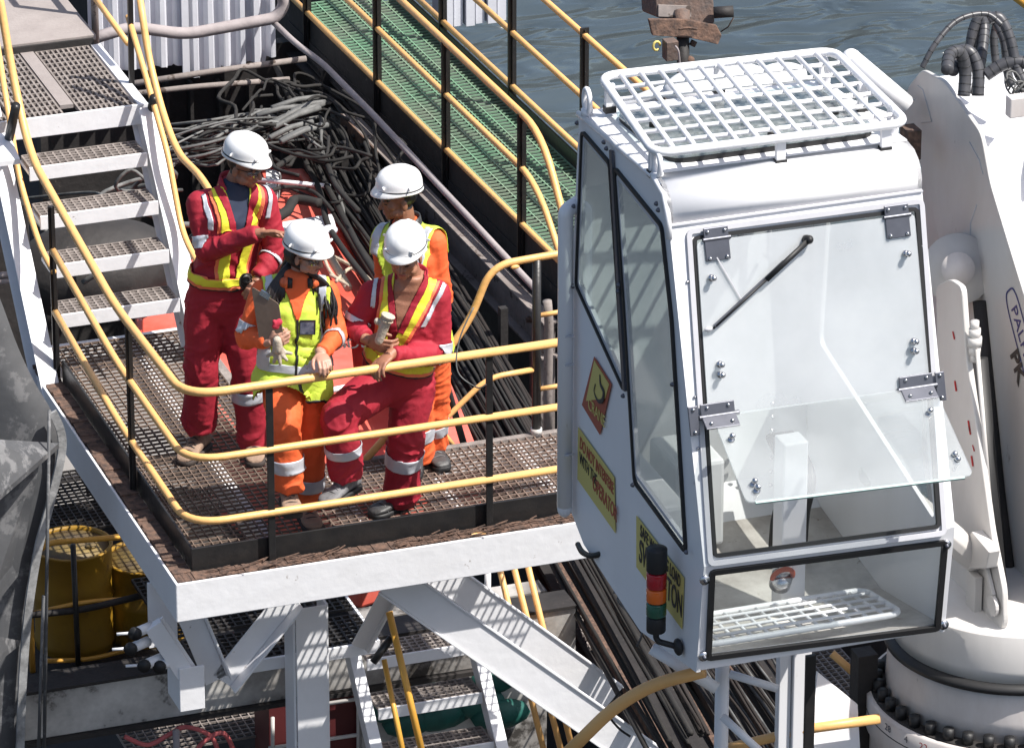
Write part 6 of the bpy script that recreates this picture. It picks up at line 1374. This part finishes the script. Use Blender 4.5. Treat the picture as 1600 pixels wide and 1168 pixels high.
# ---- woman with clipboard
def woman():
    ft = G(478, 806)
    spec = dict(foot=ft, torso=(8, 0), head=(58, -12), skin='skinfair', suit='orangesuit', seed=5, bulk=.97, hs=.94, glasses=True, vest=.088, vest_bands=(.11,), hair='hairblack', leg=1.14, roll=.05, zipx=.0, vest_w=1.02, flare=.035,
        J=dict(pel=(462, 566, .02), neck=(466, 434, 0), head=(478, 396, .04), sa=(411, 456, .0), sb=(511, 456, 0), ea=(384, 524, .06), wa=(421, 534, .22), eb=(526, 524, .10), wb=PY(504, 556, .0)+V((0, .035, 0)),
               ha=(440, 588, .02), hb=(484, 588, 0), ka=(445, 662, .26), na=(450, 762, .27), kb=(484, 690, .06), nb=(476, 788, .02)),
        hands={'a': dict(d=dirv(60, 22), palm=dirv(175, 0), side=1, curl=(.85, .9, .95, 1.0), sc=.95, thumb=.6), 'b': dict(d=V((-.08, -1, -.12)), palm=V((0, 0, -1)), side=-1, curl=(.62, .66, .7, .72), sc=.98, thumb=.2, spread=.10)},
        boots={'a': dict(dir=(dirv(10)+V((0, 0, .12))), mat='tanboot', free=True), 'b': dict(dir=dirv(18), mat='tanboot')},
        bands=[('a', 'u', .70, .96), ('b', 'f', -.0+.02, .28), ('a', 'c', .50, .70), ('b', 'c', .5, .7)])
    r, P, suit, body, H, T, tips = build_person('woman with long black hair in lime vest over orange coverall holding a clipboard', spec)
    hxx, hf, hu, HP = H; TX, TF, TT, CH = T; rng = random.Random(2)
    # hair: many tapering locks falling from under the helmet
    bm = B()
    for k in range(150):
        back = rng.random(); s = -1 if rng.random() < .55 else 1      # both sides and back
        a = rng.uniform(.35, 1.0)*math.pi/1*s*.62+math.pi*(0 if 0 else 1)
        th = rng.uniform(-1.45, 1.45); x0 = math.sin(th); y0 = -math.cos(th)
        p0 = HP(.074*x0, -.012+.088*y0, .045+rng.uniform(-.01, .02)); p1 = HP(.086*x0, -.015+.100*y0, -.035)
        tgt = P['neck']+TX*(.150*x0+rng.uniform(-.02, .02))+TF*(.075 if abs(x0) > .55 else -.09)+TT*(-.03)
        dl = rng.uniform(.08, .24); end = tgt+TX*(.03*x0+rng.uniform(-.02, .02))+TF*(.05*abs(x0)**4+rng.uniform(0, .03))-TT*dl+V((rng.uniform(-.03, .03), rng.uniform(-.02, .02), 0))
        m_ = p1.lerp(tgt, .5)+TX*.02*x0; pp = spline([p0, p1, m_, tgt, tgt.lerp(end, .55)+TX*rng.uniform(-.02, .02), end], 4); nn = len(pp); tube(bm, pp, [.014*(1-.70*(i/nn)**2) for i in range(nn)], 6)
    ob('long_hair', bm, 'hairblack', body, True)
    # ear defenders round the neck
    bm = B(); c = P['neck']+TT*.045; tube(bm, [c+TX*.085*math.cos(a)-TF*.085*math.sin(a)+TF*.02 for a in [i*math.pi/14 for i in range(15)]], .008, 8); e_ = ob('ear_defenders', bm, 'rubber', r, True)
    for s in (-1, 1):
        q = c+TX*s*.060+TF*.070-TT*.045; bm = B(); d_ = (TX*-s*.75+TF*.1).normalized(); cyl(bm, q-d_*.004, q+d_*.022, .033, 18); ob('cushion', bm, 'rubber', e_, True); bm = B(); cyl(bm, q-d_*.026, q-d_*.004, .030, 18, .034); ball(bm, q-d_*.02, .030, (1, 1, 1), 14); ob('ear_cup', bm, 'ear_orange', e_, True)
    # badge pocket
    def chest(u, v, d): return PJ(ft, u, v, d)
    p = CH+TX*.055-TT*.115; 
    # find surface in front
    bv = BVHTree.FromPolygons([v.co for v in suit.data.vertices], [tuple(q.vertices) for q in suit.data.polygons]); hit = bv.ray_cast(p+TF*.5, -TF); pc = (hit[0] if hit[0] else p+TF*.14)+TF*.022
    bm = B(); bar(bm, pc-TT*.040, pc+TT*.040, .082, .006, TF); ob('badge_pocket', bm, 'badge', suit, bevel=.002); bm = B(); ringloop(bm, [pc+TF*.004+TX*sx*.041+TT*sy*.040 for sx, sy in ((-1, -1), (1, -1), (1, 1), (-1, 1))], .005, .005, TF); ob('badge_border', bm, 'rubber', suit)
    # clipboard
    A_, B_, C_, D_ = [PJ(ft, u, v, d) for u, v, d in ((393, 447, .17), (436, 474, .23), (441, 512, .25), (402, 508, .20))]
    n_ = (B_-A_).cross(D_-A_).normalized(); low = (D_-A_).normalized(); C_ = C_+low*.10; D_ = D_+low*.10
    bk = n_ if n_.dot(cF) > 0 else -n_; bm = B(); prism(bm, rpoly([A_, B_, C_, D_], .02, 4), -bk*.004); cb = tag(empty('clipboard', C_), 'brown clipboard held upright against the lime vest', 'clipboard'); ob('board', bm, 'board', cb)
    bm = B(); prism(bm, rpoly([q_+bk*.001 for q_ in (A_.lerp(C_, .05), B_.lerp(D_, .06), C_.lerp(A_, .05), D_.lerp(B_, .06))], .005, 2), bk*.003); ob('paper', bm, 'whiteclean', cb); bm = B(); m_ = A_.lerp(B_, .5); bar(bm, m_-(B_-A_).normalized()*.03, m_+(B_-A_).normalized()*.03, .03, .014, n_); ob('clip', bm, 'steel', cb)
    # gloves in hand
    w_ = PJ(ft, 434, 548, .27); g = tag(empty('work_gloves', w_), 'pale work gloves with a red cuff in the hand with the clipboard', 'gloves')
    bm = B(); top = PJ(ft, 432, 515, .29)
    for (u, v, d) in ((418, 556, .24), (428, 566, .26), (438, 568, .28), (448, 562, .27), (455, 552, .25)):
        e2 = PJ(ft, u, v, d); capsule(bm, [w_+V((0, 0, .03)), w_.lerp(e2, .5), e2], [.020, .013, .010], 8)
    capsule(bm, [top.lerp(w_, .5), w_+V((0, 0, .01))], [.024, .030], 10); mg = remesh(bm, .005, 2); mg.materials.clear(); ob('glove_fingers', mg, 'glove', g, True)
    bm = B(); q = PJ(ft, 432, 505, .285)
    capsule(bm, [q-V((.012, 0, .016)), q+V((.016, 0, .006))], [.015, .019], 12); capsule(bm, [q-V((0, 0, .02)), q+V((-.012, 0, .012))], [.016, .012], 10); mg = remesh(bm, .005, 3); mg.materials.clear()
    ob('red_cuff', mg, 'glovered', g, True)
# ---- right worker, red coverall, foot on the rail
def man_b():
    ft = G(618, 792)
    spec = dict(foot=ft, torso=(-6, -8), head=(-16, -12), skin='skintan', suit='redsuit', seed=9, bulk=1.05, glasses=False, vneck=.13, vneck_w=.055, shirt='skintan', hair='hairbrown', htilt=.02,
        J=dict(pel=(618, 580, .05), neck=(642, 434, .10), head=(634, 399, .16), sa=(582, 458, .10), sb=(683, 458, .06), ea=(552, 512, .16), wa=(574, 530, .30), eb=(686, 552, .10), wb=PY(611, 555, .0)+V((0, .01, 0)),
               ha=(598, 598, .05), hb=(646, 598, .02), ka=(530, 650, .36), na=(542, 744, .33), kb=(634, 690, .08), nb=(626, 782, .0)),
        hands={'a': dict(d=dirv(62, -12), palm=dirv(150, 0), side=1, curl=(.55, .6, .65, .7), sc=1.08, thumb=.5), 'b': dict(d=V((-.80, -.55, -.22)), palm=V((0, -.25, -1)), side=-1, curl=(.62, .66, .6, .55), sc=1.08, thumb=.1, spread=.14)},
        boots={'a': dict(dir=(dirv(-38)+V((0, 0, -.05))), mat='greyboot', free=True), 'b': dict(dir=dirv(-48), mat='blackboot')},
        bands=[('a', 'u', .70, .86), ('b', 'u', .80, 1.0), ('b', 'f', .0, .10), ('a', 'c', .46, .60), ('b', 'c', .12, .36)], straps=[(-.085, -.085, 0), (.105, -.06, 0)], belt_h=.10, belt_tilt=.15)
    r, P, suit, body, H, T, tips = build_person('man in red coverall with one grey boot up on the rail and yellow chest straps', spec)
    g = tag(empty('rolled_glove', P['wa']), 'rolled beige canvas glove gripped by the right red worker', 'glove')
    bm = B(); a = PJ(ft, 592, 532, .37); b_ = PJ(ft, 604, 500, .37); capsule(bm, [a, b_], [.024, .030], 12); tube(bm, [b_, b_+(b_-a)*.25], [.03, .042], 12); ball(bm, PJ(ft, 590, 502, .36), .02); mg = remesh(bm, .005, 1); mg.materials.clear(); ob('glove_roll', mg, 'glove', g, True)
    bm = B(); d_ = (b_-a).normalized(); _, s_, u_ = frame_of(d_); tube(bm, [b_+s_*.034*math.cos(t)+u_*.034*math.sin(t) for t in [i*.55 for i in range(12)]], .004, 6); ob('elastic_tie', bm, 'rope', g, True)
    e = tag(empty('blue_ear_defender', PJ(ft, 538, 522, .0)), 'blue ear defender cup hanging between the woman and the right red worker', 'ear defender')
    c = PJ(ft, 537, 520, .1); bm = B(); ball(bm, c, .045, (1, .7, 1.1), 18); ob('cup', bm, 'bluecup', e, True); bm = B(); ball(bm, c+cR*-.03, .042, (.5, .9, 1.05), 16); ob('cushion', bm, 'rubber', e, True)
    # finger ring
# ---- fourth worker behind
def man_c():
    ft = G(662, 728)
    spec = dict(foot=ft, torso=(-38, 0), head=(-74, -6), skin='skinbrown', suit='orangesuit', seed=14, bulk=1.0, vest=.02, vest_bands=(.16,), hair='hairblack', glasses=False, collar='blackboot', vest_w=1.12, novee=True,
        J=dict(pel=(652, 520, .0), neck=(634, 352, 0), head=(624, 310, .0), sa=(600, 374, -.05), sb=(678, 378, .05), ea=(604, 450, .05), wa=(640, 500, .12), eb=(690, 462, .05), wb=(680, 556, .10),
               ha=(640, 545, .0), hb=(672, 545, 0), ka=(650, 628, .06), na=(652, 716, .0), kb=(676, 630, -.06), nb=(674, 694, -.12)),
        hands={'a': dict(d=dirv(60, -10), palm=dirv(180, 0), side=1), 'b': dict(d=dirv(-30, -60), palm=dirv(-100, 0), side=1, curl=(.7,)*4)},
        boots={'a': dict(dir=dirv(-10), mat='blackboot'), 'b': dict(dir=dirv(20), mat='blackboot')},
        bands=[('a', 'c', .40, .62), ('b', 'c', .40, .62)])
    r, P, suit, body, H, T, tips = build_person('man in orange coverall and lime vest, facing left behind the right red worker', spec)
man_a(); woman(); man_b(); man_c()
# ------------------------------------------------------------------ origins of single-mesh things at their own base
for o in list(bpy.data.objects):
    if o.type == 'MESH' and o.parent is None and not o.children and o.get('kind') != 'structure':
        cs = [V(c) for c in o.bound_box]; b = sum(cs, V())/8; b.z = min(c.z for c in cs)
        o.data.transform(Matrix.Translation(-b)); o.location = b
